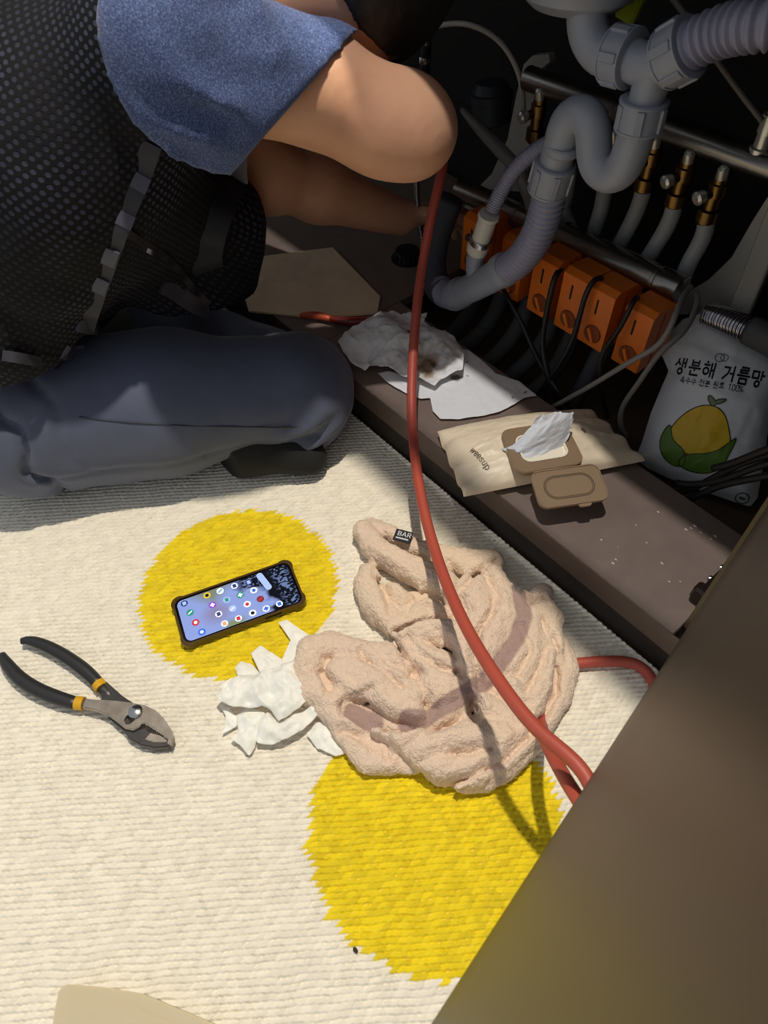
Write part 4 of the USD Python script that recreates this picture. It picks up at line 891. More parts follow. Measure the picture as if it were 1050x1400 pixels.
# ------------------------------------------------------------------ slip-joint pliers
def make_pliers():
    c = lambda x, y, z: at(x / 4.038, 840 + y / 4.038, z)
    PL = thing('pliers', 'steel slip-joint pliers with black dipped handles and yellow bands', 'pliers', at(175, 975, 0))
    MB = look('handle_black', (40, 41, 44), 0.42, bump=0.08, bump_scale=300)
    MY = look('band_yellow', (214, 164, 20), 0.45)
    MS = look('pliers_steel', (150, 142, 134), 0.42, 0.85, var=0.22, var_scale=70, bump=0.15, bump_scale=160)
    MD = look('pliers_dark_steel', (72, 70, 70), 0.4, 0.6, var=0.2, var_scale=60)
    up = [0, 0, 1.0]
    r1 = [0.0042, 0.0066, 0.0072, 0.0076, 0.0078, 0.0078, 0.0080, 0.0076, 0.0070]
    part(PL, 'handle', tube([c(118, 148, 0.012), c(150, 143, 0.012), c(250, 172, 0.012), c(380, 243, 0.012), c(480, 318, 0.011), c(548, 388, 0.010)], r1, 20, flat=0.9), MB, smooth=True)
    part(PL, 'handle', tube([c(8, 222, 0.012), c(22, 248, 0.012), c(90, 335, 0.012), c(200, 412, 0.012), c(320, 462, 0.012), c(425, 492, 0.012)], [0.0048, 0.0072, 0.008, 0.0084, 0.0086, 0.0086, 0.0086, 0.0082, 0.0074], 20, flat=0.85), MB, smooth=True)
    part(PL, 'yellow_band', tube([c(540, 380, 0.010), c(562, 406, 0.010)], [0.0078, 0.0076], 20, flat=0.9), MY, smooth=30)
    part(PL, 'yellow_band', tube([c(418, 489, 0.012), c(462, 492, 0.012)], [0.0080, 0.0078], 20, flat=0.85), MY, smooth=30)
    f = lambda pts, z: [c(x, y, z)[:2] for x, y in pts]
    # lower (dark) member: shank from the far handle, passing under the pivot to the lower jaw
    part(PL, 'lower_jaw', prism(f([(545, 415), (590, 375), (680, 455), (740, 495), (700, 560), (745, 640), (805, 635), (830, 660), (900, 700), (945, 690), (932, 738), (860, 744), (780, 728), (715, 690), (690, 650), (650, 620), (590, 560), (560, 480), (566, 462)], 0.009), 0.004, 0.0125, 0.0012), MD, 25, label='dark lower jaw and shank')
    part(PL, 'jaw_face', prism(f([(800, 690), (830, 655), (880, 668), (925, 690), (918, 706), (850, 706)], 0.0128), 0.0124, 0.0131, 0.0003), MS, 25)
    teeth = [(770, 622), (780, 606), (800, 603)]
    for k in range(9):
        x0, y0 = 812 + k * 10.5, 610 + k * 6.6
        teeth += [(x0, y0 + 8), (x0 + 5, y0 - 1)]
    body = Polygon(f([(455, 516), (472, 468), (560, 472), (650, 478), (735, 490), (800, 502), (860, 530), (905, 575), (945, 635), (960, 680), (945, 722), (925, 715), (928, 690), (905, 676)][:-1] + [(905, 676)] + teeth[::-1] + [(735, 642), (690, 630), (640, 590), (600, 560), (530, 530)], 0.0165)).buffer(0)
    slot = Polygon(f([(690, 585), (700, 565), (730, 552), (752, 560), (740, 585), (718, 604), (700, 606)], 0.0165)).buffer(0.0008)
    g = join(*[trimesh.creation.extrude_polygon(gg, 0.0062, engine='earcut').apply_translation([0, 0, 0.0105]) for gg in [body.difference(slot)]], *[trimesh.creation.extrude_polygon(gg, 0.0008, engine='earcut').apply_translation([0, 0, 0.0167]) for gg in [body.buffer(-0.0011).difference(slot)] if gg.geom_type == 'Polygon'])
    part(PL, 'upper_jaw', g, MS, 25, label='worn bright upper jaw with a toothed grip')
    pv = c(748, 537, 0.019)
    part(PL, 'pivot_rivet', profile([pv[0], pv[1], 0.013], [pv[0], pv[1], 0.0225], [(0, 0.0052), (0.45, 0.0052), (0.5, 0.0082), (0.75, 0.0080), (0.9, 0.006), (1, 0.002)], 28), M_CHROME, 40)
    part(PL, 'shank', tube([c(455, 492, 0.012), c(520, 500, 0.0135)], [0.006, 0.0055], 16, flat=0.7), MS, smooth=True)
    part(PL, 'shank', tube([c(555, 398, 0.010), c(610, 452, 0.009)], [0.0062, 0.005], 16, flat=0.7), MD, smooth=True)
make_pliers()

# ------------------------------------------------------------------ red hose: one long strand looping behind the door and back under the towel
M_HOSE = look('red_hose', (176, 78, 64), 0.5, bump=0.08, bump_scale=300, var=0.05, var_scale=30)
up_ = [far(606, 222, 1.045), far(600, 252, 1.035), far(589, 300, 1.03), far(578, 360, 1.03), far(569, 430, 1.01), far(564, 500, 0.995), far(563, 560, 0.975), far(567, 620, 0.94), far(578, 690, 0.885), far(597, 760, 0.83), far(622, 825, 0.772), far(650, 880, 0.73), far(690, 942, 0.69), far(742, 1004, 0.662), far(800, 1060, 0.648)]
lo_ = [far(790, 1092, 0.665), far(768, 1056, 0.70), far(748, 1018, 0.745), at(740, 985, 0.012), at(742, 940, 0.008), at(765, 913, 0.008), at(790, 907, 0.0075), at(835, 904, 0.0075), at(880, 915, 0.0075)]
mid = [up_[-1] + [0.05, -0.02, -0.012], up_[-1] + [0.13, -0.03, -0.05], up_[-1] + [0.17, -0.07, -0.09], up_[-1] + [0.10, -0.10, -0.075], lo_[0] + [0.05, -0.03, 0.006]]
single('red_hose', tube(up_ + mid + lo_ + [np.array([-0.02, 0.425, 0.0075]), np.array([0.06, 0.44, 0.0075])], 0.00665, 18, step=0.004), M_HOSE, 'long matte red rubber hose arching from the cabinet over the towel', 'hose', smooth=True)

# ------------------------------------------------------------------ soiled tissue and paper towel on the cabinet panel
T7 = lambda pts, z: [at(450 + x / 3.387, 400 + y / 3.387, z)[:2] for x, y in pts]
def stained(mesh, spots, base=(236, 234, 236)):
    v = np.asarray(mesh.vertices); dye = np.tile(lin(base), (len(v), 1))
    for p, r, c, s in spots:
        n = meshkit.fbm(np.c_[v[:, :2] * 120, np.zeros(len(v))], 3, 3)
        w = np.clip((1 - np.hypot(v[:, 0] - p[0], v[:, 1] - p[1]) / r) * 2 + (n - 0.5) * 2.2, 0, 1)[:, None] * s
        dye = dye * (1 - w) + lin(c) * w
    return dye
M_TISSUE = vcol_look('tissue_paper', 0.85, bump=0.2, bump_scale=220, subsurface_weight=0.1, subsurface_scale=0.003)
s7 = lambda x, y, z=0.09: at(450 + x / 3.387, 400 + y / 3.387, z)[:2]
o2 = T7([(228, 376), (270, 370), (330, 380), (420, 360), (520, 330), (600, 262), (645, 272), (722, 330), (772, 380), (885, 418), (962, 482), (905, 490), (860, 520), (785, 558), (705, 575), (600, 590), (515, 590), (480, 555), (468, 492), (425, 496), (360, 470), (300, 440), (258, 410)], 0.083)
zf = bumps_z(0.0845, [(*s7(700, 440), 0.002, 0.03)], 0.0032, 55, 4, 0.0824)
g = sheet(o2, zf, 0.0024, 0.0006, 0.2, 2)
single('paper_towel', g, M_TISSUE, 'flat white paper towel with black specks spread on the cabinet panel', 'paper towel', smooth=True, dye=stained(g, [(s7(580, 398, .084), 0.012, (40, 34, 32), 0.9), (s7(640, 325, .084), 0.0022, (30, 28, 28), 1), (s7(850, 488, .084), 0.002, (30, 28, 28), 1), (s7(910, 462, .084), 0.0028, (30, 28, 28), 1), (s7(640, 390, .084), 0.0018, (40, 34, 32), 1)]))
o1 = T7([(40, 225), (110, 170), (190, 120), (250, 92), (292, 84), (335, 104), (455, 96), (440, 140), (520, 185), (585, 225), (625, 280), (618, 370), (560, 380), (520, 395), (490, 425), (420, 400), (330, 380), (270, 352), (215, 340), (165, 360), (105, 335), (60, 275)], 0.10)
bz = [(*s7(250, 190, .1), 0.022, 0.030), (*s7(110, 240, .1), 0.012, 0.022), (*s7(330, 260, .1), 0.016, 0.03), (*s7(480, 240, .1), 0.016, 0.026), (*s7(540, 310, .1), 0.008, 0.024), (*s7(160, 300, .1), -0.012, 0.012), (*s7(430, 300, .1), -0.006, 0.012)]
zf = bumps_z(0.097, bz, 0.021, 32, 12, 0.0836)
g = sheet(o1, zf, 0.0023, 0.0008, 0.2, 5)
t_ = single('soiled_tissue', g, M_TISSUE, 'wad of white tissue smeared with brown grime behind the red hose', 'tissue', smooth=True, dye=stained(g, [(s7(440, 330, .1), 0.036, (184, 164, 134), 0.85), (s7(455, 350, .1), 0.016, (112, 88, 62), 0.8), (s7(372, 200, .11), 0.008, (44, 36, 34), 0.95), (s7(480, 345, .1), 0.006, (70, 52, 40), 0.9)]))

# ------------------------------------------------------------------ wet wipes pack
def make_wipes():
    z0 = 0.093
    TL, BL, TR, BR = [at(*p, z0) for p in ((597, 590), (634, 679), (806, 560), (882, 630))]
    WP = thing('wet_wipes_pack', 'cream wet wipes pack with its brown flip lid open on the cabinet panel', 'wipes pack', (TL + BL + TR + BR) / 4 * [1, 1, 0] + [0, 0, 0.081])
    B = lambda u, v: ((1 - u) * (1 - v))[:, None] * BL + (u * (1 - v))[:, None] * BR + ((1 - u) * v)[:, None] * TL + (u * v)[:, None] * TR
    def top(u, v, lift=0.0):
        p = B(u, v)
        d = np.clip(np.sin(np.pi * np.clip(u, 0, 1)), 0, 1) ** 0.55 * np.clip(np.sin(np.pi * np.clip(v, 0, 1)), 0, 1) ** 0.42
        q = np.stack([u * 5, v * 4, u * 0], 1)
        cr = 0.014 * ridged(q * np.array([1.1, 1.6, 1]), 4, 14) * (0.35 + np.abs(u - 0.5) * 1.6) * d + 0.004 * np.sin(v * 22) * np.exp(-np.minimum(u, 1 - u) / 0.06)
        p[:, 2] += 0.033 * d + cr + lift
        return p
    n, m_ = 90, 64
    uu, vv = np.meshgrid(np.linspace(0, 1, n), np.linspace(0, 1, m_), indexing='ij')
    t = top(uu.ravel(), vv.ravel())
    b = B(uu.ravel(), vv.ravel()); e = np.minimum(np.minimum(uu, 1 - uu), np.minimum(vv, 1 - vv)).ravel()
    b[:, 2] = np.where(e < 1e-6, t[:, 2] - 0.0006, np.maximum(z0 - 0.011 * np.clip(e / 0.08, 0, 1) + 0.3 * (t[:, 2] - z0) * (e < 0.02), 0.0812))
    idx = np.arange(n * m_).reshape(n, m_)
    q = np.stack([idx[:-1, :-1], idx[1:, :-1], idx[1:, 1:], idx[:-1, 1:]], -1).reshape(-1, 4)
    f = np.vstack([q[:, [0, 1, 2]], q[:, [0, 2, 3]]])
    N = len(t); rim = np.r_[idx[:, 0], idx[-1, 1:], idx[-2::-1, -1], idx[0, -2:0:-1]]; k2 = np.roll(rim, -1)
    F = np.vstack([f, f[:, ::-1] + N, np.stack([k2, rim, rim + N], 1), np.stack([k2, rim + N, k2 + N], 1)])
    mm = trimesh.Trimesh(np.vstack([t, b]), F, process=False)
    part(WP, 'pouch', mm, look('pouch_cream', (236, 218, 190), 0.42, bump=0.1, bump_scale=60), smooth=True)
    MBR = look('lid_brown', (142, 118, 92), 0.45); MBR2 = look('lid_groove', (88, 70, 52), 0.5)
    # brown frame of the opening
    fq = [at(*p, 0.1275) for p in ((684, 590), (766, 580), (800, 628), (712, 646))]
    c0 = np.mean(fq, 0); ex = fq[1] + fq[2] - fq[0] - fq[3]; w = np.linalg.norm(ex) / 2; ex /= np.linalg.norm(ex)
    nz = np.array([0, 0, 1.0]); ey = np.cross(nz, ex); h = (abs((fq[0] - fq[3]) @ ey) + abs((fq[1] - fq[2]) @ ey)) / 2
    nz = np.cross(ex, ey)
    def flat(shape, z0_, z1_, o=c0, a=ex, b_=ey, n_=nz):
        g = join(*[trimesh.creation.extrude_polygon(s_, z1_ - z0_, engine='earcut').apply_translation([0, 0, z0_]) for s_ in getattr(shape, 'geoms', [shape])])
        v = np.asarray(g.vertices); g.vertices = o + v[:, :1] * a + v[:, 1:2] * b_ + v[:, 2:] * n_; return g
    out_, in_ = rrect(w * 1.08, h * 1.12, 0.014), rrect(w * 0.72, h * 0.66, 0.011)
    part(WP, 'lid_frame', join(flat(out_.difference(in_), -0.006, 0.0), flat(out_.buffer(-0.001).difference(in_.buffer(0.001)), 0.0, 0.0007)), MBR, 25)
    part(WP, 'opening_film', flat(in_, -0.006, -0.0022), look('pouch_pale', (242, 232, 210), 0.45), 25, label='pale film inside the opening')
    part(WP, 'opening_rim', flat(in_.buffer(0.0006).difference(in_.buffer(-0.0018)), -0.003, 0.0012), look('pouch_pale', (242, 232, 210), 0.45), 25)
    lq = [at(*p, z) for p, z in (((717, 649), 0.1265), ((798, 639), 0.1265), ((844, 678), 0.119), ((754, 692), 0.119))]
    c1 = np.mean(lq, 0); ax = lq[1] + lq[2] - lq[0] - lq[3]; lw = np.linalg.norm(ax) / 2; ax /= np.linalg.norm(ax)
    ay = (lq[0] + lq[1] - lq[2] - lq[3]) / 2; lh = np.linalg.norm(ay); ay -= ax * (ay @ ax); lh = np.linalg.norm(ay); ay /= lh; an = np.cross(ax, ay)
    lo, li = rrect(lw * 1.1, lh * 1.12, 0.011), rrect(lw * 0.80, lh * 0.70, 0.0155)
    L = part(WP, 'lid', join(flat(lo, -0.0032, 0.0, c1, ax, ay, an), flat(lo.difference(lo.buffer(-0.0016)), 0.0, 0.0012, c1, ax, ay, an), flat(shapely.affinity.translate(rrect(0.016, 0.008, 0.0035), 0.012, -lh * 0.56), -0.0026, -0.0002, c1, ax, ay, an)), MBR, 25, label='brown flip lid folded open')
    part(L, 'groove', flat(li.difference(li.buffer(-0.0012)), 0.0, 0.0004, c1, ax, ay, an), MBR2, 25)
    part(L, 'groove', flat(li.buffer(-0.0022).difference(li.buffer(-0.0030)), 0.0, 0.0004, c1, ax, ay, an), MBR2, 25)
    part(WP, 'hinge', tube([fq[3] * 0.75 + fq[2] * 0.25 + [0, 0, -0.002], fq[3] * 0.25 + fq[2] * 0.75 + [0, 0, -0.002]], 0.0022, 10), MBR, smooth=True)
    # brand lettering on the pouch
    tm = meshkit.text_mesh('weesup', 0.0085, 0.0002); tv = np.asarray(tm.vertices)
    a0, a1 = at(641.5, 611.5, 0.118), at(665.5, 638, 0.118)
    d = (a1 - a0); L_ = np.linalg.norm(d); d /= L_; e = np.cross([0, 0, 1.0], d)
    tv = tv.copy(); tv[:, 0] *= L_ / tv[:, 0].max(); tv[:, 1] *= 0.9
    P2 = a0 + tv[:, :1] * d + tv[:, 1:2] * e
    # drop on the pouch surface
    T_ = trimesh.Trimesh(t, f, process=False); tree = cKDTree(t[:, :2]); dd, ii = tree.query(P2[:, :2], k=4)
    zz = (t[ii, 2] / (dd + 1e-6)).sum(1) / (1 / (dd + 1e-6)).sum(1)
    P2[:, 2] = zz + 0.0011 + tv[:, 2]
    part(WP, 'brand_print', trimesh.Trimesh(P2, tm.faces, process=False), look('print_taupe', (112, 98, 84), 0.6), False)
    b0 = at(797, 592, 0.118); k_ = cKDTree(t[:, :2]).query(b0[:2])[1]
    part(WP, 'print_mark', frame_box([b0[0], b0[1], t[k_, 2] + 0.0012], [d, e, np.array([0, 0, 1.0])], [0.004, 0.0015, 0.0002]), look('print_taupe', (112, 98, 84), 0.6))
make_wipes()
def make_wipe():
    from scipy.interpolate import RectBivariateSpline
    rows = [([(688, 611), (702, 624), (728, 627), (752, 621), (770, 610)], 0.124), ([(704, 606), (716, 612), (738, 610), (762, 603), (777, 598)], 0.134), ([(721, 588), (734, 592), (750, 590), (768, 585), (780, 581)], 0.149), ([(735, 570), (746, 566), (759, 565), (774, 564), (784, 566)], 0.164)]
    G = np.array([[at(*p, z) for p in r] for r, z in rows])
    a, b = np.linspace(0, 1, 4), np.linspace(0, 1, 5); A, B = np.linspace(0, 1, 40), np.linspace(0, 1, 44)
    S = np.stack([RectBivariateSpline(a, b, G[..., k], kx=3, ky=3)(A, B) for k in range(3)], -1)
    q = np.stack(np.meshgrid(A * 4, B * 4, [0], indexing='ij'), -1)[:, :, 0]
    S[..., 1] += 0.012 * ridged(q, 3, 3); S[..., 2] += 0.004 * ridged(q * 1.4, 2, 6)
    t = S.reshape(-1, 3); bk = t + [0.0002, 0.0009, 0]
    idx = np.arange(40 * 44).reshape(40, 44); qd = np.stack([idx[:-1, :-1], idx[1:, :-1], idx[1:, 1:], idx[:-1, 1:]], -1).reshape(-1, 4)
    f = np.vstack([qd[:, [0, 1, 2]], qd[:, [0, 2, 3]]])
    rim = np.r_[idx[:, 0], idx[-1, 1:], idx[-2::-1, -1], idx[0, -2:0:-1]]; k2 = np.roll(rim, -1); N = len(t)
    return trimesh.Trimesh(np.vstack([t, bk]), np.vstack([f, f[:, ::-1] + N, np.stack([k2, rim, rim + N], 1), np.stack([k2, rim + N, k2 + N], 1)]), process=False)
single('wet_wipe', make_wipe(), look('wipe_paper', (226, 226, 230), 0.8, bump=0.2, bump_scale=200, subsurface_weight=0.2, subsurface_scale=0.003), 'white wet wipe pulled halfway out of the open wipes pack', 'wipe', smooth=True)

# ------------------------------------------------------------------ odds and ends
_o = [at(px, py, 0.022)[:2] for px, py in [(66, 1425), (72, 1385), (78, 1354), (90, 1345), (140, 1349), (190, 1357), (235, 1376), (300, 1403), (330, 1420), (330, 1500), (60, 1500)]]
_pl = Polygon(_o).buffer(-0.004).buffer(0.004, quad_segs=8)
single('storage_lid', join(prism(np.array(_pl.exterior.coords), 0.006, 0.020, 0.0015), prism(np.array(_pl.buffer(-0.010).exterior.coords), 0.019, 0.0225, 0.001), prism(np.array(_pl.exterior.coords), 0.0005, 0.0065)), look('frosted_beige', (212, 195, 162), 0.5, subsurface_weight=0.2, subsurface_scale=0.01), 'frosted beige plastic lid at the lower left corner of the mat', 'lid', smooth=25)
single('crumb', trimesh.creation.icosphere(1, 0.0024).apply_transform(trimesh.transformations.scale_and_translate([1.3, 0.8, 0.6], at(486, 1299, 0.0018))), look('crumb_brown', (52, 44, 24), 0.8), 'tiny dark crumb at the left rim of the larger yellow dot', 'crumb')
_cb = [at(px, py, 0.083)[:2] for px, py in [(322, 366), (345, 352), (455, 338), (520, 405), (516, 428), (430, 434), (340, 425)]]
single('cardboard_sheet', prism(np.array(Polygon(_cb).exterior.coords), 0.0802, 0.0835, 0.0006), look('cardboard', (222, 198, 168), 0.8, var=0.1, var_scale=30), 'beige cardboard sheet lying inside the cabinet under the forearm', 'cardboard')
TL_ = thing('red_tool', 'small dark red handled tool lying beside the knee in the cabinet', 'tool', at(450, 437, 0.09))
part(TL_, 'handle', tube([at(452, 436, 0.0905), at(480, 440, 0.0905), at(512, 437, 0.0905)], [0.0055, 0.0075, 0.006], 16), look('tool_red', (120, 36, 28), 0.4), smooth=True)
part(TL_, 'tip', tube([at(410, 432, 0.0895), at(428, 431, 0.0905), at(452, 436, 0.0905)], [0.004, 0.0065, 0.005], 14), look('tool_orange', (196, 84, 50), 0.4), smooth=True)

_rg = np.random.default_rng(7); _ms = []
for px, py in [(945, 722), (950, 719), (938, 724), (958, 728), (972, 737), (978, 733), (845, 748), (838, 770), (905, 770), (915, 795), (870, 718), (884, 742), (930, 795), (822, 738), (900, 700), (842, 765)]:
    p = at(px, py, 0.0806); r = _rg.uniform(0.0006, 0.0016)
    q = trimesh.creation.icosphere(1, r); q.apply_transform(trimesh.transformations.scale_matrix(1.0)); q.vertices = np.asarray(q.vertices) * [1.6, 0.8, 0.5] + p; _ms.append(q)
single('sawdust', join(*_ms), look('chip_pale', (206, 194, 172), 0.8), 'scattered pale chips and dust on the brown cabinet panel', 'dust', kind='stuff')

# ------------------------------------------------------------------ the person: one body, clothes over it
V = lambda *a: np.array(a, float)
PEL, WAI, CHE, NEK = V(-0.955, 0.085, 0.125), V(-0.925, 0.14, 0.27), V(-0.865, 0.245, 0.42), V(-0.80, 0.385, 0.525)
RSH, RSL, REL = V(-0.672, 0.318, 0.535), V(-0.616, 0.432, 0.492), far(549, 184, 0.835)
RWR, RHA = far(552, 168, 1.08), far(540, 160, 1.16)
LSH, LEL, LWR, LHA = V(-1.00, 0.415, 0.48), V(-0.872, 0.515, 0.285), V(-0.815, 0.72, 0.165), V(-0.80, 0.79, 0.15)
HED = far(466, -24, 0.93)
RHIP, RKN, RAN = V(-0.855, 0.065, 0.112), V(-0.662, 0.400, 0.088), V(-0.88, 0.40, 0.05)
LHIP, LKN, LAN = V(-1.06, 0.11, 0.112), V(-1.24, 0.43, 0.10), at(322, 606, 0.045)
LFT = at(402, 616, 0.034)
SPN = (NEK - PEL) / np.linalg.norm(NEK - PEL)
LAT = RSH - LSH; LAT -= SPN * (LAT @ SPN); LAT /= np.linalg.norm(LAT)
FRO = np.cross(SPN, LAT) * -1.0
if FRO[1] < 0: FRO = -FRO
PER = thing('person', 'person in dark mesh vest and blue T-shirt sitting cross-legged, reaching into the sink cabinet', 'person', (-0.9, 0.2, 0))
M_SKIN = look('skin', (204, 154, 124), 0.5, var=0.05, var_scale=30, bump=0.08, bump_scale=220, subsurface_weight=0.12, subsurface_scale=0.01)

def limb_hand(F, wrist, tip_dir, palm_n, s=1.0, curl=0.6):
    """A palm and five bent fingers reaching along tip_dir; they curl towards palm_n."""
    t = tip_dir / np.linalg.norm(tip_dir); n = palm_n - t * (palm_n @ t); n /= np.linalg.norm(n); w = np.cross(t, n)
    pc = wrist + t * 0.045 * s
    for k in (-1, 0, 1):
        F.capsule(wrist + w * 0.010 * k, wrist + t * 0.085 * s + w * 0.026 * k, 0.019 * s, 0.0145 * s, 0.008)
    for i, (off, L) in enumerate(((-0.033, 0.068), (-0.011, 0.078), (0.011, 0.072), (0.032, 0.056))):
        p = wrist + t * 0.088 * s + w * off * s; d = t.copy(); r = 0.0092
        for j, fr in enumerate((0.45, 0.32, 0.23)):
            d = d * math.cos(curl * (0.6 + 0.5 * j)) + n * math.sin(curl * (0.6 + 0.5 * j)); d /= np.linalg.norm(d)
            q = p + d * L * fr * s; F.capsule(p, q, r, r * 0.93, 0.003); p, r = q, r * 0.93
    p = wrist + t * 0.03 * s - w * 0.028 * s; d = t * 0.6 - w * 0.7 + n * 0.3
    for fr in (0.036, 0.03, 0.024):
        d /= np.linalg.norm(d); q = p + d * fr * s; F.capsule(p, q, 0.0115, 0.0095, 0.005); p = q; d = d + t * 0.35 + n * 0.25

def make_body():
    F = Field((-1.36, -0.12, 0.0), (-0.46, 0.93, 0.80), 0.0058)
    sq = (FRO, 0.62)
    F.capsule(PEL, WAI, 0.135, 0.125, 0.03, sq).capsule(WAI, CHE, 0.125, 0.145, 0.04, sq).capsule(CHE, NEK - SPN * 0.06, 0.145, 0.10, 0.04, sq)
    F.capsule(NEK - SPN * 0.05, (RSH + NEK) / 2, 0.06, 0.05, 0.04).capsule((RSH + NEK) / 2, RSH, 0.055, 0.055, 0.04)
    F.capsule(NEK - SPN * 0.05, (LSH + NEK) / 2, 0.06, 0.05, 0.04).capsule((LSH + NEK) / 2, LSH, 0.055, 0.055, 0.04)
    # neck and head, face turned down into the cabinet
    up = V(0.10, 0.45, 0.55); up = HED - NEK; up /= np.linalg.norm(up)
    fw = V(-0.25, 0.85, -0.35); fw -= up * (fw @ up); fw /= np.linalg.norm(fw); sd = np.cross(up, fw)
    F.capsule(NEK - SPN * 0.03, HED - up * 0.05 - fw * 0.02, 0.060, 0.054, 0.03)
    F.capsule(HED - fw * 0.018 + up * 0.02, HED + fw * 0.012 + up * 0.02, 0.088, 0.082, 0.02, (sd, 0.86))
    F.capsule(HED - up * 0.03 + fw * 0.02, HED - up * 0.088 + fw * 0.062, 0.064, 0.030, 0.03, (sd, 0.92))
    for e in (-1, 1):
        F.capsule(HED + sd * 0.050 * e - up * 0.072 + fw * 0.01, HED - up * 0.09 + fw * 0.062, 0.018, 0.018, 0.03)
        F.capsule(HED + sd * 0.077 * e - up * 0.03 - fw * 0.008, HED + sd * 0.082 * e + up * 0.022 - fw * 0.014, 0.011, 0.015, 0.006, (sd, 0.55))
        F.capsule(HED + sd * 0.032 * e + up * 0.004 + fw * 0.073, HED + sd * 0.034 * e + up * 0.003 + fw * 0.074, 0.0125, 0.0125, 0.006)
        F.capsule(HED + sd * 0.018 * e + up * 0.022 + fw * 0.082, HED + sd * 0.048 * e + up * 0.022 + fw * 0.070, 0.009, 0.008, 0.012)
    F.capsule(HED + up * 0.006 + fw * 0.086, HED - up * 0.036 + fw * 0.106, 0.009, 0.014, 0.012)
    F.capsule(HED - up * 0.062 + fw * 0.088 + sd * 0.02, HED - up * 0.062 + fw * 0.088 - sd * 0.02, 0.008, 0.008, 0.006)
    F.capsule(HED - up * 0.074 + fw * 0.084 + sd * 0.016, HED - up * 0.074 + fw * 0.084 - sd * 0.016, 0.008, 0.008, 0.006)
    # right arm
    F.capsule(RSH, RSL, 0.056, 0.052, 0.012).capsule(RSL, REL - (REL - RSL) * 0.25, 0.052, 0.049, 0.01)
    F.capsule(REL - (REL - RSL) * 0.3, REL + V(0.004, 0.010, 0.002), 0.049, 0.044, 0.01)
    F.capsule(REL + V(0.014, 0.010, 0.006), REL + V(-0.004, 0.014, 0.018), 0.034, 0.030, 0.02)
    fa = RWR - REL
    F.capsule(REL + fa * 0.02 + V(0, 0, 0.006), REL + fa * 0.35, 0.047, 0.045, 0.02).capsule(REL + fa * 0.35, RWR, 0.045, 0.028, 0.02)
    limb_hand(F, RWR, RHA - RWR, V(0.4, -0.2, -1))
    # left arm
    F.capsule(LSH, LEL, 0.053, 0.046, 0.02); F.capsule(LEL, LEL + V(0.01, -0.01, -0.012), 0.043, 0.038, 0.02)
    fa = LWR - LEL
    F.capsule(LEL, LEL + fa * 0.35, 0.044, 0.044, 0.02).capsule(LEL + fa * 0.35, LWR, 0.044, 0.029, 0.02)
    limb_hand(F, LWR, LHA - LWR, V(0.6, 0.0, -0.9))
    # legs
    for hip, kn, an in ((RHIP, RKN, RAN), (LHIP, LKN, LAN)):
        F.capsule(hip, kn, 0.082, 0.058, 0.03).capsule(kn, an, 0.050, 0.024, 0.02)
    return F.mesh(3), up, fw, sd
BODY, UP, FW, SD = make_body()
bd = part(PER, 'body', BODY, M_SKIN, smooth=True)
F = Field(HED - 0.16, HED + 0.16, 0.0045)
F.capsule(HED - FW * 0.022 + UP * 0.026, HED + FW * 0.010 + UP * 0.032, 0.095, 0.089, 0.02, (SD, 0.88))
F.cut(lambda P: np.maximum(((P - HED) @ FW) * 0.9 - ((P - HED) @ UP) * 0.75 - 0.018, 0.045 - 0.9 * np.maximum(-((P - HED) @ FW) - 0.03, 0) - (P - HED) @ UP), 0)
F.warp(lambda P: -0.003 * meshkit.noise(P * 160, 2), 0.02)
part(PER, 'hair', F.mesh(1), look('hair_black', (24, 20, 18), 0.55, bump=0.5, bump_scale=300), smooth=True)
for e in (-1, 1):
    c = HED + SD * 0.033 * e + UP * 0.004 + FW * 0.080
    ey_ = part(bd, 'eye', trimesh.creation.icosphere(2, 0.0078).apply_translation(c), look('eye_white', (220, 215, 208), 0.2), smooth=True)

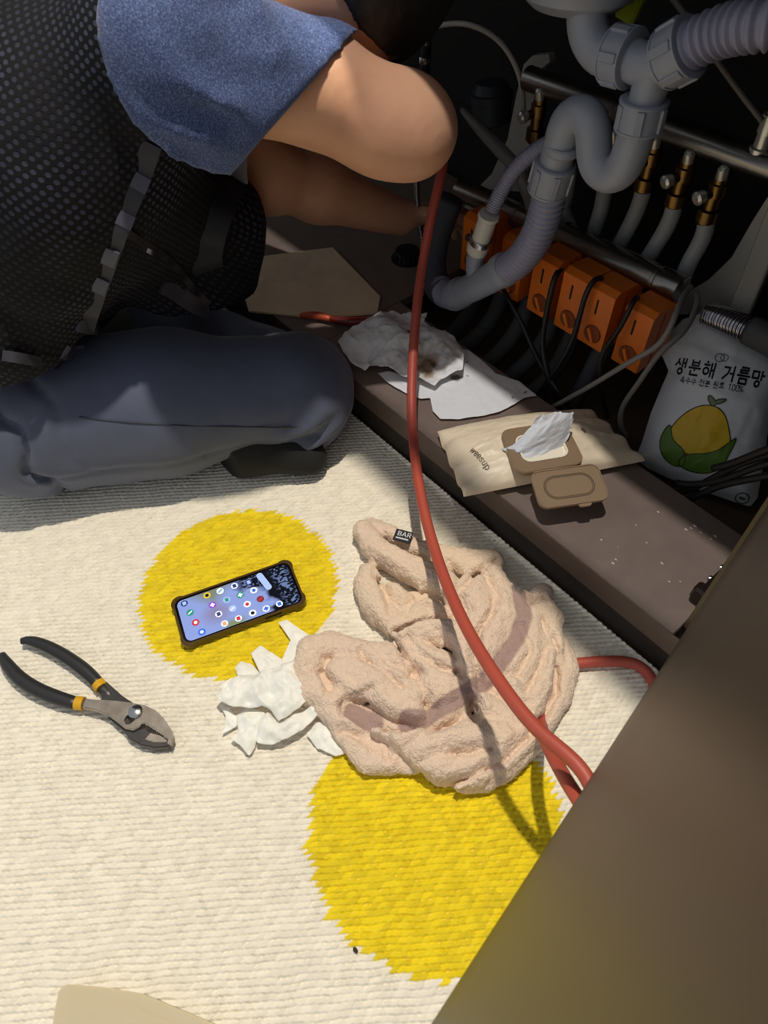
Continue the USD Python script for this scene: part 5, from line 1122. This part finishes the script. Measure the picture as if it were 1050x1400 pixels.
# mesh vest
VEST_FULL = []
ARM_C, ARM_A, ARM_R = far(314, 60, 0.80), ray(314, 60), 0.099
def make_vest():
    F = Field((-1.26, -0.10, 0.12), (-0.56, 0.56, 0.66), 0.0055)
    sq = (FRO, 0.72)
    F.capsule(PEL + V(0.0, 0.0, 0.05), WAI, 0.178, 0.172, 0.04, sq).capsule(PEL + V(-0.01, -0.012, 0.11), WAI + V(-0.01, -0.02, 0), 0.150, 0.130, 0.03).capsule(WAI, CHE, 0.172, 0.176, 0.05, sq).capsule(CHE, NEK - SPN * 0.05, 0.176, 0.128, 0.05, sq)
    F.capsule(NEK - SPN * 0.04, RSH - LAT * 0.04 + V(0, 0, 0.0), 0.075, 0.078, 0.05).capsule(NEK - SPN * 0.04, LSH + LAT * 0.05, 0.075, 0.075, 0.05)
    # the loose front hanging straight down from the chest
    F.capsule(CHE + FRO * 0.07 + LAT * 0.03, V(-0.835, 0.395, 0.27), 0.10, 0.066, 0.05).capsule(V(-0.835, 0.395, 0.27), V(-0.825, 0.385, 0.20), 0.066, 0.055, 0.04)
    F.capsule(V(-0.87, 0.30, 0.30), V(-0.855, 0.31, 0.21), 0.09, 0.085, 0.05)
    ax = (REL - RSH) / np.linalg.norm(REL - RSH); lax = (LEL - LSH) / np.linalg.norm(LEL - LSH)
    VEST_FULL.append((F.lo.copy(), F.h, F.d.copy()))
    # armholes
    hole = lambda P, sh, dr, r: r - np.linalg.norm(np.cross(P - sh, dr), axis=-1)
    F.cut(lambda P: np.where((P - CHE) @ LAT > 0.02, hole(P, ARM_C, ARM_A, ARM_R), -1.0), 0)
    d2 = lax * 0.75 - LAT * 0.66; d2 /= np.linalg.norm(d2)
    F.cut(lambda P: np.where((P - LSH) @ d2 > -0.08, hole(P, LSH, d2, 0.095), -1.0), 0)
    F.cut(lambda P: np.where((np.linalg.norm(P - HED, axis=-1) < 0.24) & ((P - RSH) @ LAT < -0.07), (P - (NEK - UP * 0.005)) @ UP, -1.0), 0)
    hem = V(0.0, 0.02, 1.0)
    F.cut(lambda P: 0.205 + 0.028 * np.sin((P[..., 1]) * 9 + 0.6) + 0.10 * np.clip(-0.02 - P[..., 1] + 0.0, 0, 1) - P[..., 2], 0)
    def folds(P):
        nz = meshkit.fbm(P * 9, 3, 13) - 0.5
        a = (P - CHE) @ SPN
        return 0.016 * nz + 0.006 * np.sin(a * 55 + nz * 9 + ((P - CHE) @ LAT) * 18) * np.exp(-((a + 0.16) / 0.09) ** 2)
    F.warp(folds, 0.05)
    return F.mesh(3)
VEST = make_vest()
vv_ = np.asarray(VEST.vertices)
bk = ray(100, 250); e1 = np.cross(bk, SPN); e1 /= np.linalg.norm(e1); e2 = np.cross(SPN, e1)
_c = PEL + ((vv_ - PEL) @ SPN)[:, None] * SPN; _d = vv_ - _c
_e2 = -e2 if (e2 @ bk) > 0 else e2
vuv = np.stack([0.155 * np.arctan2(_d @ e1, _d @ _e2), (vv_ - PEL) @ SPN], 1)      # wrapped round the back
# T-shirt: heathered blue jersey with pulled folds across the sleeve
def make_shirt():
    F = Field((-1.20, -0.02, 0.10), (-0.50, 0.56, 0.66), 0.005)
    sq = (FRO, 0.66)
    F.capsule(WAI, CHE, 0.142, 0.162, 0.04, sq).capsule(CHE, NEK - SPN * 0.06, 0.162, 0.112, 0.04, sq)
    ax = (REL - RSH) / np.linalg.norm(REL - RSH)
    F.capsule((RSH + NEK) / 2, RSH, 0.068, 0.073, 0.05).capsule(RSH, RSL + ax * 0.06, 0.070, 0.060, 0.02)
    F.capsule(CHE + LAT * 0.10 - SPN * 0.02, RSH + ax * 0.04 + V(0.0, 0.0, -0.035), 0.085, 0.062, 0.05)
    F.capsule(RSH + V(0, 0.0, -0.03), RSL + ax * 0.05 + V(-0.004, -0.006, -0.012), 0.060, 0.052, 0.03)
    F.capsule((LSH + NEK) / 2, LSH, 0.066, 0.068, 0.05).capsule(LSH, LSH + (LEL - LSH) * 0.5, 0.068, 0.062, 0.03)
    end = RSH + ax * (np.linalg.norm(RSL - RSH) + 0.006)
    lax = (LEL - LSH) / np.linalg.norm(LEL - LSH); lend = LSH + lax * 0.11
    nrm = np.cross(ray(472, 60), ray(376, 170)); nrm /= np.linalg.norm(nrm); nrm = nrm if nrm @ ax > 0 else -nrm; end = far(424, 115, 0.8)
    F.cut(lambda P: np.minimum((P - end) @ nrm, 0.3 - np.where((P - RSH) @ LAT > -0.16, 0.0, 1.0)), 0)
    F.cut(lambda P: np.where((P - (RSH + LSH) / 2) @ LAT < -0.10, (P - lend) @ lax, -1.0), 0)
    F.cut(lambda P: np.where((np.linalg.norm(P - (HED - UP * 0.02), axis=-1) < 0.2) & ((P - RSH) @ LAT < -0.07), (P - (NEK + UP * 0.01)) @ UP, -1.0), 0)
    F.cut(lambda P: np.linalg.norm(np.cross(P - RSL, ax), axis=-1) * 0 + np.where(((P - end) @ nrm > -0.012), 0.0525 - np.linalg.norm(np.cross(P - RSL, ax), axis=-1), -1.0), 0)
    # under the vest the shirt lies just inside it
    from scipy.interpolate import RegularGridInterpolator
    lo, h, dv = VEST_FULL[0]
    RG = RegularGridInterpolator([lo[k] + h * np.arange(dv.shape[k]) for k in range(3)], dv, bounds_error=False, fill_value=0.3)
    P = np.stack(np.meshgrid(*F.ax, indexing='ij'), -1)
    inside = RG(P.reshape(-1, 3)).reshape(P.shape[:-1]) + 0.012
    out = ((P - CHE) @ LAT > 0.02) & (np.linalg.norm(np.cross(P - ARM_C, ARM_A), axis=-1) < ARM_R + 0.008)
    out |= ((P - CHE) @ LAT < -0.12)
    out |= (((P - RSH) @ ax > 0.015) & (np.linalg.norm(np.cross(P - RSH, ax), axis=-1) < 0.074))
    F.d = np.maximum(F.d, np.where(out, -1.0, inside))
    # folds radiating from the armpit along the sleeve
    arm = RSH + V(-0.01, -0.02, -0.07)
    side = np.cross(ax, ARM_A); side /= np.linalg.norm(side)
    def folds(P):
        d = P - arm; a = d @ ax
        nz = meshkit.fbm(P * 13, 3, 4) - 0.5
        f_ = (P - RSH) @ side
        w = np.exp(-((a - 0.055) / 0.075) ** 2)
        ridge = 1 - 2 * np.abs(np.sin(f_ * 62 + a * 16 + nz * 5.5))
        return (-0.0055 * w * ridge + 0.005 * (meshkit.fbm(P * 20, 3, 7) - 0.5)) * np.clip(-((P - end) @ nrm) / 0.035 - 0.15, 0, 1)
    F.warp(folds, 0.04)
    return F.mesh(3)
def heather():
    nodes = {'p': ('principled_bsdf', {'roughness': 0.85, 'sheen_weight': 0.2}), 'tc': ('texture_coordinate', {}),
             'm1': ('mapping', {'scale': (260.0, 900.0, 700.0)}), 'n1': ('noise_texture', {'scale': 1.0, 'detail': 3.0, 'roughness': 0.7}),
             'r': ('rgb_ramp', {'ramp': [(0.36, tuple(lin((34, 46, 84)))), (0.5, tuple(lin((54, 72, 120)))), (0.64, tuple(lin((98, 118, 162))))]}),
             'b': ('bump', {'strength': 0.35, 'distance': 0.0008})}
    return usdkit.material(stage, '/World/Looks/heather_blue', nodes, [('tc.object', 'm1.vector'), ('m1.vector', 'n1.vector'), ('n1.fac', 'r.fac'), ('r.color', 'p.base_color'), ('n1.fac', 'b.height'), ('b.normal', 'p.normal')], surface='p.BSDF')
SHIRT = make_shirt()
part(PER, 't_shirt', SHIRT, heather(), smooth=True, label='heathered blue short-sleeved T-shirt')

# trousers
M_TROU = look('trouser_navy', (78, 86, 110), 0.72, var=0.06, var_scale=14, bump=0.12, bump_scale=500, sheen_weight=0.2)
def make_trousers():
    F = Field((-1.38, -0.14, 0.0), (-0.52, 0.60, 0.36), 0.0052)
    F.capsule(PEL + V(0, 0, -0.02), PEL + V(0.01, 0.02, 0.09), 0.140, 0.135, 0.04)
    F.capsule(PEL + V(0.055, -0.015, -0.035), RHIP + V(-0.01, 0.0, -0.02), 0.088, 0.09, 0.04)
    F.capsule(PEL + V(-0.08, 0.0, -0.035), LHIP + V(0, 0, -0.02), 0.085, 0.09, 0.04)
    mid = RHIP * 0.5 + RKN * 0.5
    F.capsule(RHIP, mid + V(0, 0, 0.004), 0.106, 0.093, 0.03).capsule(mid + V(0, 0, 0.004), RKN + V(-0.002, -0.012, 0.0), 0.093, 0.076, 0.03)
    F.capsule(RKN + V(0, -0.012, -0.008), RKN + V(-0.02, 0.012, -0.01), 0.076, 0.072, 0.02)
    F.capsule(RKN + V(-0.02, 0.01, -0.012), RAN, 0.062, 0.046, 0.02)
    F.capsule(RHIP + V(0.03, 0.04, -0.04), mid + V(0.012, -0.01, -0.03), 0.070, 0.072, 0.03)
    midl = LHIP * 0.5 + LKN * 0.5
    F.capsule(LHIP, midl, 0.105, 0.095, 0.03).capsule(midl, LKN, 0.095, 0.078, 0.03)
    F.capsule(LKN, LAN + V(-0.06, 0.01, 0.015), 0.074, 0.052, 0.02)
    th = (RKN - RHIP) / np.linalg.norm(RKN - RHIP)
    def folds(P):
        d = P - RHIP; a = d @ th; out = 0
        z = P[:, 2]
        # creases fanning at the hip
        nz = meshkit.fbm(P * 14, 2, 3) - 0.5
        out = 0.013 * np.exp(-((a - 0.005) / 0.06) ** 2) * (1.2 * np.exp(-(np.sin(a * 52 + z * 16 + nz * 5) / 0.35) ** 2) - 0.4)
        # creases behind the knee
        out = out + 0.0075 * np.exp(-((a - 0.385) / 0.045) ** 2) * np.exp(-((z - 0.055) / 0.05) ** 2) * np.sin(z * 150 - a * 60 + nz * 5)
        # the side seam
        out = out + 0.0034 * np.exp(-((z - 0.086 + 0.03 * a) / 0.0035) ** 2) * (a > 0.03) * (a < 0.40)
        return out + 0.010 * (meshkit.fbm(P * 12, 3, 9) - 0.5)
    F.warp(folds, 0.04)
    F.cut(lambda P: 0.0006 - P[..., 2], 0)
    return F.mesh(2)
TROU = make_trousers()
TP = part(PER, 'trousers', TROU, M_TROU, smooth=True, label='dark navy work trousers')
_sp = []
for q in [(108, 570), (150, 575), (200, 579), (250, 582), (300, 583), (350, 584), (400, 584), (438, 580)]:
    o_, _, _ = TROU.ray.intersects_location([EYE], [ray(*q)], multiple_hits=False)
    if len(o_): _sp.append(o_[0] - ray(*q) * 0.0003)
part(TP, 'side_seam', tube(_sp, 0.0011, 8), look('seam_navy', (52, 56, 70), 0.7), smooth=True)
F = Field((-0.86, 0.26, -0.002), (-0.54, 0.46, 0.10), 0.0042)
F.capsule(LAN + (LKN - LAN) * 0.16, LAN + V(0.0, 0.0, -0.004), 0.047, 0.043, 0.02).capsule(LAN + V(0.0, 0.0, -0.004), LAN * 0.6 + LFT * 0.4, 0.042, 0.038, 0.02).capsule(LAN * 0.6 + LFT * 0.4, LFT, 0.038, 0.031, 0.02).capsule(LFT, LFT + V(0.022, 0.012, -0.006), 0.029, 0.024, 0.02)
F.cut(lambda P: 0.0006 - P[..., 2], 0)
part(PER, 'sock', F.mesh(2), look('sock_black', (22, 23, 26), 0.85, bump=0.2, bump_scale=400), smooth=True)

def mesh_look():
    """Dark knitted mesh: small round holes on a staggered lattice show the paler lining."""
    nodes = {'p': ('principled_bsdf', {'roughness': 0.8, 'specular_ior_level': 0.25}), 'tc': ('texture_coordinate', {}), 'mp': ('mapping', {'scale': (142.0, 142.0, 1.0), 'rotation': (0, 0, 0.32)}),
             'v': ('voronoi_texture', {'dimensions': '2D', 'scale': 1.0, 'randomness': 0.12}), 'r': ('rgb_ramp', {'ramp': [(0.24, (1, 1, 1)), (0.36, (0, 0, 0))]}),
             'mx': ('mix_color', {'a': lin((10, 11, 17)), 'b': lin((58, 63, 82))}), 'b': ('bump', {'strength': 0.6, 'distance': 0.001, 'invert': True}),
             'pn': ('noise_texture', {'scale': 9.0, 'detail': 2.0}), 'pr': ('map_range', {'from_min': 0.40, 'from_max': 0.60, 'to_min': 0.25, 'to_max': 1.0, 'clamp': True}), 'mu': ('math', {'math_type': 'multiply'})}
    return usdkit.material(stage, '/World/Looks/vest_mesh', nodes, [('tc.UV', 'mp.vector'), ('mp.vector', 'v.vector'), ('v.distance', 'r.fac'), ('tc.object', 'pn.vector'), ('pn.fac', 'pr.value'), ('r.color', 'mu.value1'), ('pr.result', 'mu.value2'), ('mu.value', 'mx.fac'), ('mx.result', 'p.base_color'), ('r.color', 'b.height'), ('b.normal', 'p.normal')], surface='p.BSDF')
VS = part(PER, 'vest', VEST, mesh_look(), smooth=True, uv=vuv, label='dark navy mesh vest')

def on_vest(px, py, lift=0.003):
    """The point of the vest behind a point of the photograph."""
    o, i, _ = VEST.ray.intersects_location([EYE], [ray(px, py)], multiple_hits=False)
    return (o[0] if len(o) else far(px, py, 1.0)) - ray(px, py) * lift
M_TRIM = look('vest_trim', (40, 41, 52), 0.6, bump=0.15, bump_scale=300)
M_PALEP = look('vest_patch', (74, 75, 92), 0.55)
def ribbon(pix, w, name, mat, thick=0.0022, lift=0.002, parent=VS, **kw):
    p = path_points([on_vest(*q, lift=lift) for q in pix], 0.006)
    # smooth the draped path a little
    for _ in range(3): p[1:-1] = (p[:-2] + 2 * p[1:-1] + p[2:]) / 4
    t = np.gradient(p, axis=0); t /= np.linalg.norm(t, axis=1)[:, None]
    view = np.array([(q - EYE) / np.linalg.norm(q - EYE) for q in p]); s = np.cross(t, view); s /= np.linalg.norm(s, axis=1)[:, None]
    n = np.cross(s, t); n = np.where(((n * view).sum(1) > 0)[:, None], -n, n)
    k = np.arange(len(p)); wav = 0.0012 * np.sin(k * 0.9)[:, None] * n
    ring_ = np.stack([p + s * w / 2 + wav - n * 0.003, p + s * w / 2 + wav + n * thick, p - s * w / 2 + wav + n * thick, p - s * w / 2 + wav - n * 0.003], 1)
    v = ring_.reshape(-1, 3); f = []
    for i in range(len(p) - 1):
        for a in range(4):
            b = (a + 1) % 4; f += [[i * 4 + a, i * 4 + b, (i + 1) * 4 + b], [i * 4 + a, (i + 1) * 4 + b, (i + 1) * 4 + a]]
    f += [[0, 2, 1], [0, 3, 2]]; e = (len(p) - 1) * 4; f += [[e, e + 1, e + 2], [e, e + 2, e + 3]]
    mm = trimesh.Trimesh(v, f, process=False); trimesh.repair.fix_normals(mm)
    return part(parent, name, mm, mat, 40, **kw)
try:
    ribbon([(208, 196), (196, 232), (184, 262), (168, 300), (152, 345), (138, 385), (126, 420), (118, 455)], 0.019, 'side_strap', M_TRIM)
    for (a, b) in (((193, 238), (185, 258)), ((172, 290), (165, 308)), ((150, 340), (143, 360)), ((137, 380), (130, 398))):
        ribbon([a, ((a[0] + b[0]) / 2, (a[1] + b[1]) / 2), b], 0.0205, 'strap_patch', M_PALEP, lift=0.0022, thick=0.0016)
    ribbon([(108, 443), (120, 446), (132, 447)], 0.018, 'strap_patch', M_PALEP, lift=0.002, thick=0.0016)
    ribbon([(88, 482), (102, 483), (116, 482)], 0.018, 'strap_patch', M_PALEP, lift=0.002, thick=0.0016)
    ribbon([(194, 2), (187, 40), (186, 80), (192, 115), (204, 150), (220, 180)], 0.010, 'armhole_binding', M_TRIM, lift=0.002)
    ribbon([(4, 486), (50, 494), (90, 497), (140, 490), (200, 478)], 0.012, 'hem_binding', M_TRIM)
    zp = ribbon([(172, 318), (192, 330), (215, 345), (240, 365), (262, 392), (285, 415)], 0.009, 'pocket_zip', look('zip_black', (20, 20, 24), 0.5))
    ribbon([(199, 341), (207, 345), (217, 351)], 0.005, 'zip_puller', M_CHROME, parent=zp, lift=0.006)
    ribbon([(222, 390), (244, 402), (262, 415), (285, 424)], 0.022, 'pocket_flap', look('vest_grey', (48, 48, 56), 0.7))
    ribbon([(318, 232), (300, 262), (285, 300), (276, 340), (280, 372)], 0.050, 'front_facing', look('vest_facing', (26, 28, 37), 0.75))
    ribbon([(329, 190), (327, 210), (326, 232), (328, 250)], 0.020, 'label', look('vest_label', (120, 120, 136), 0.6), label='pale label inside the vest front', lift=0.005)
except Exception as ex_:
    raise
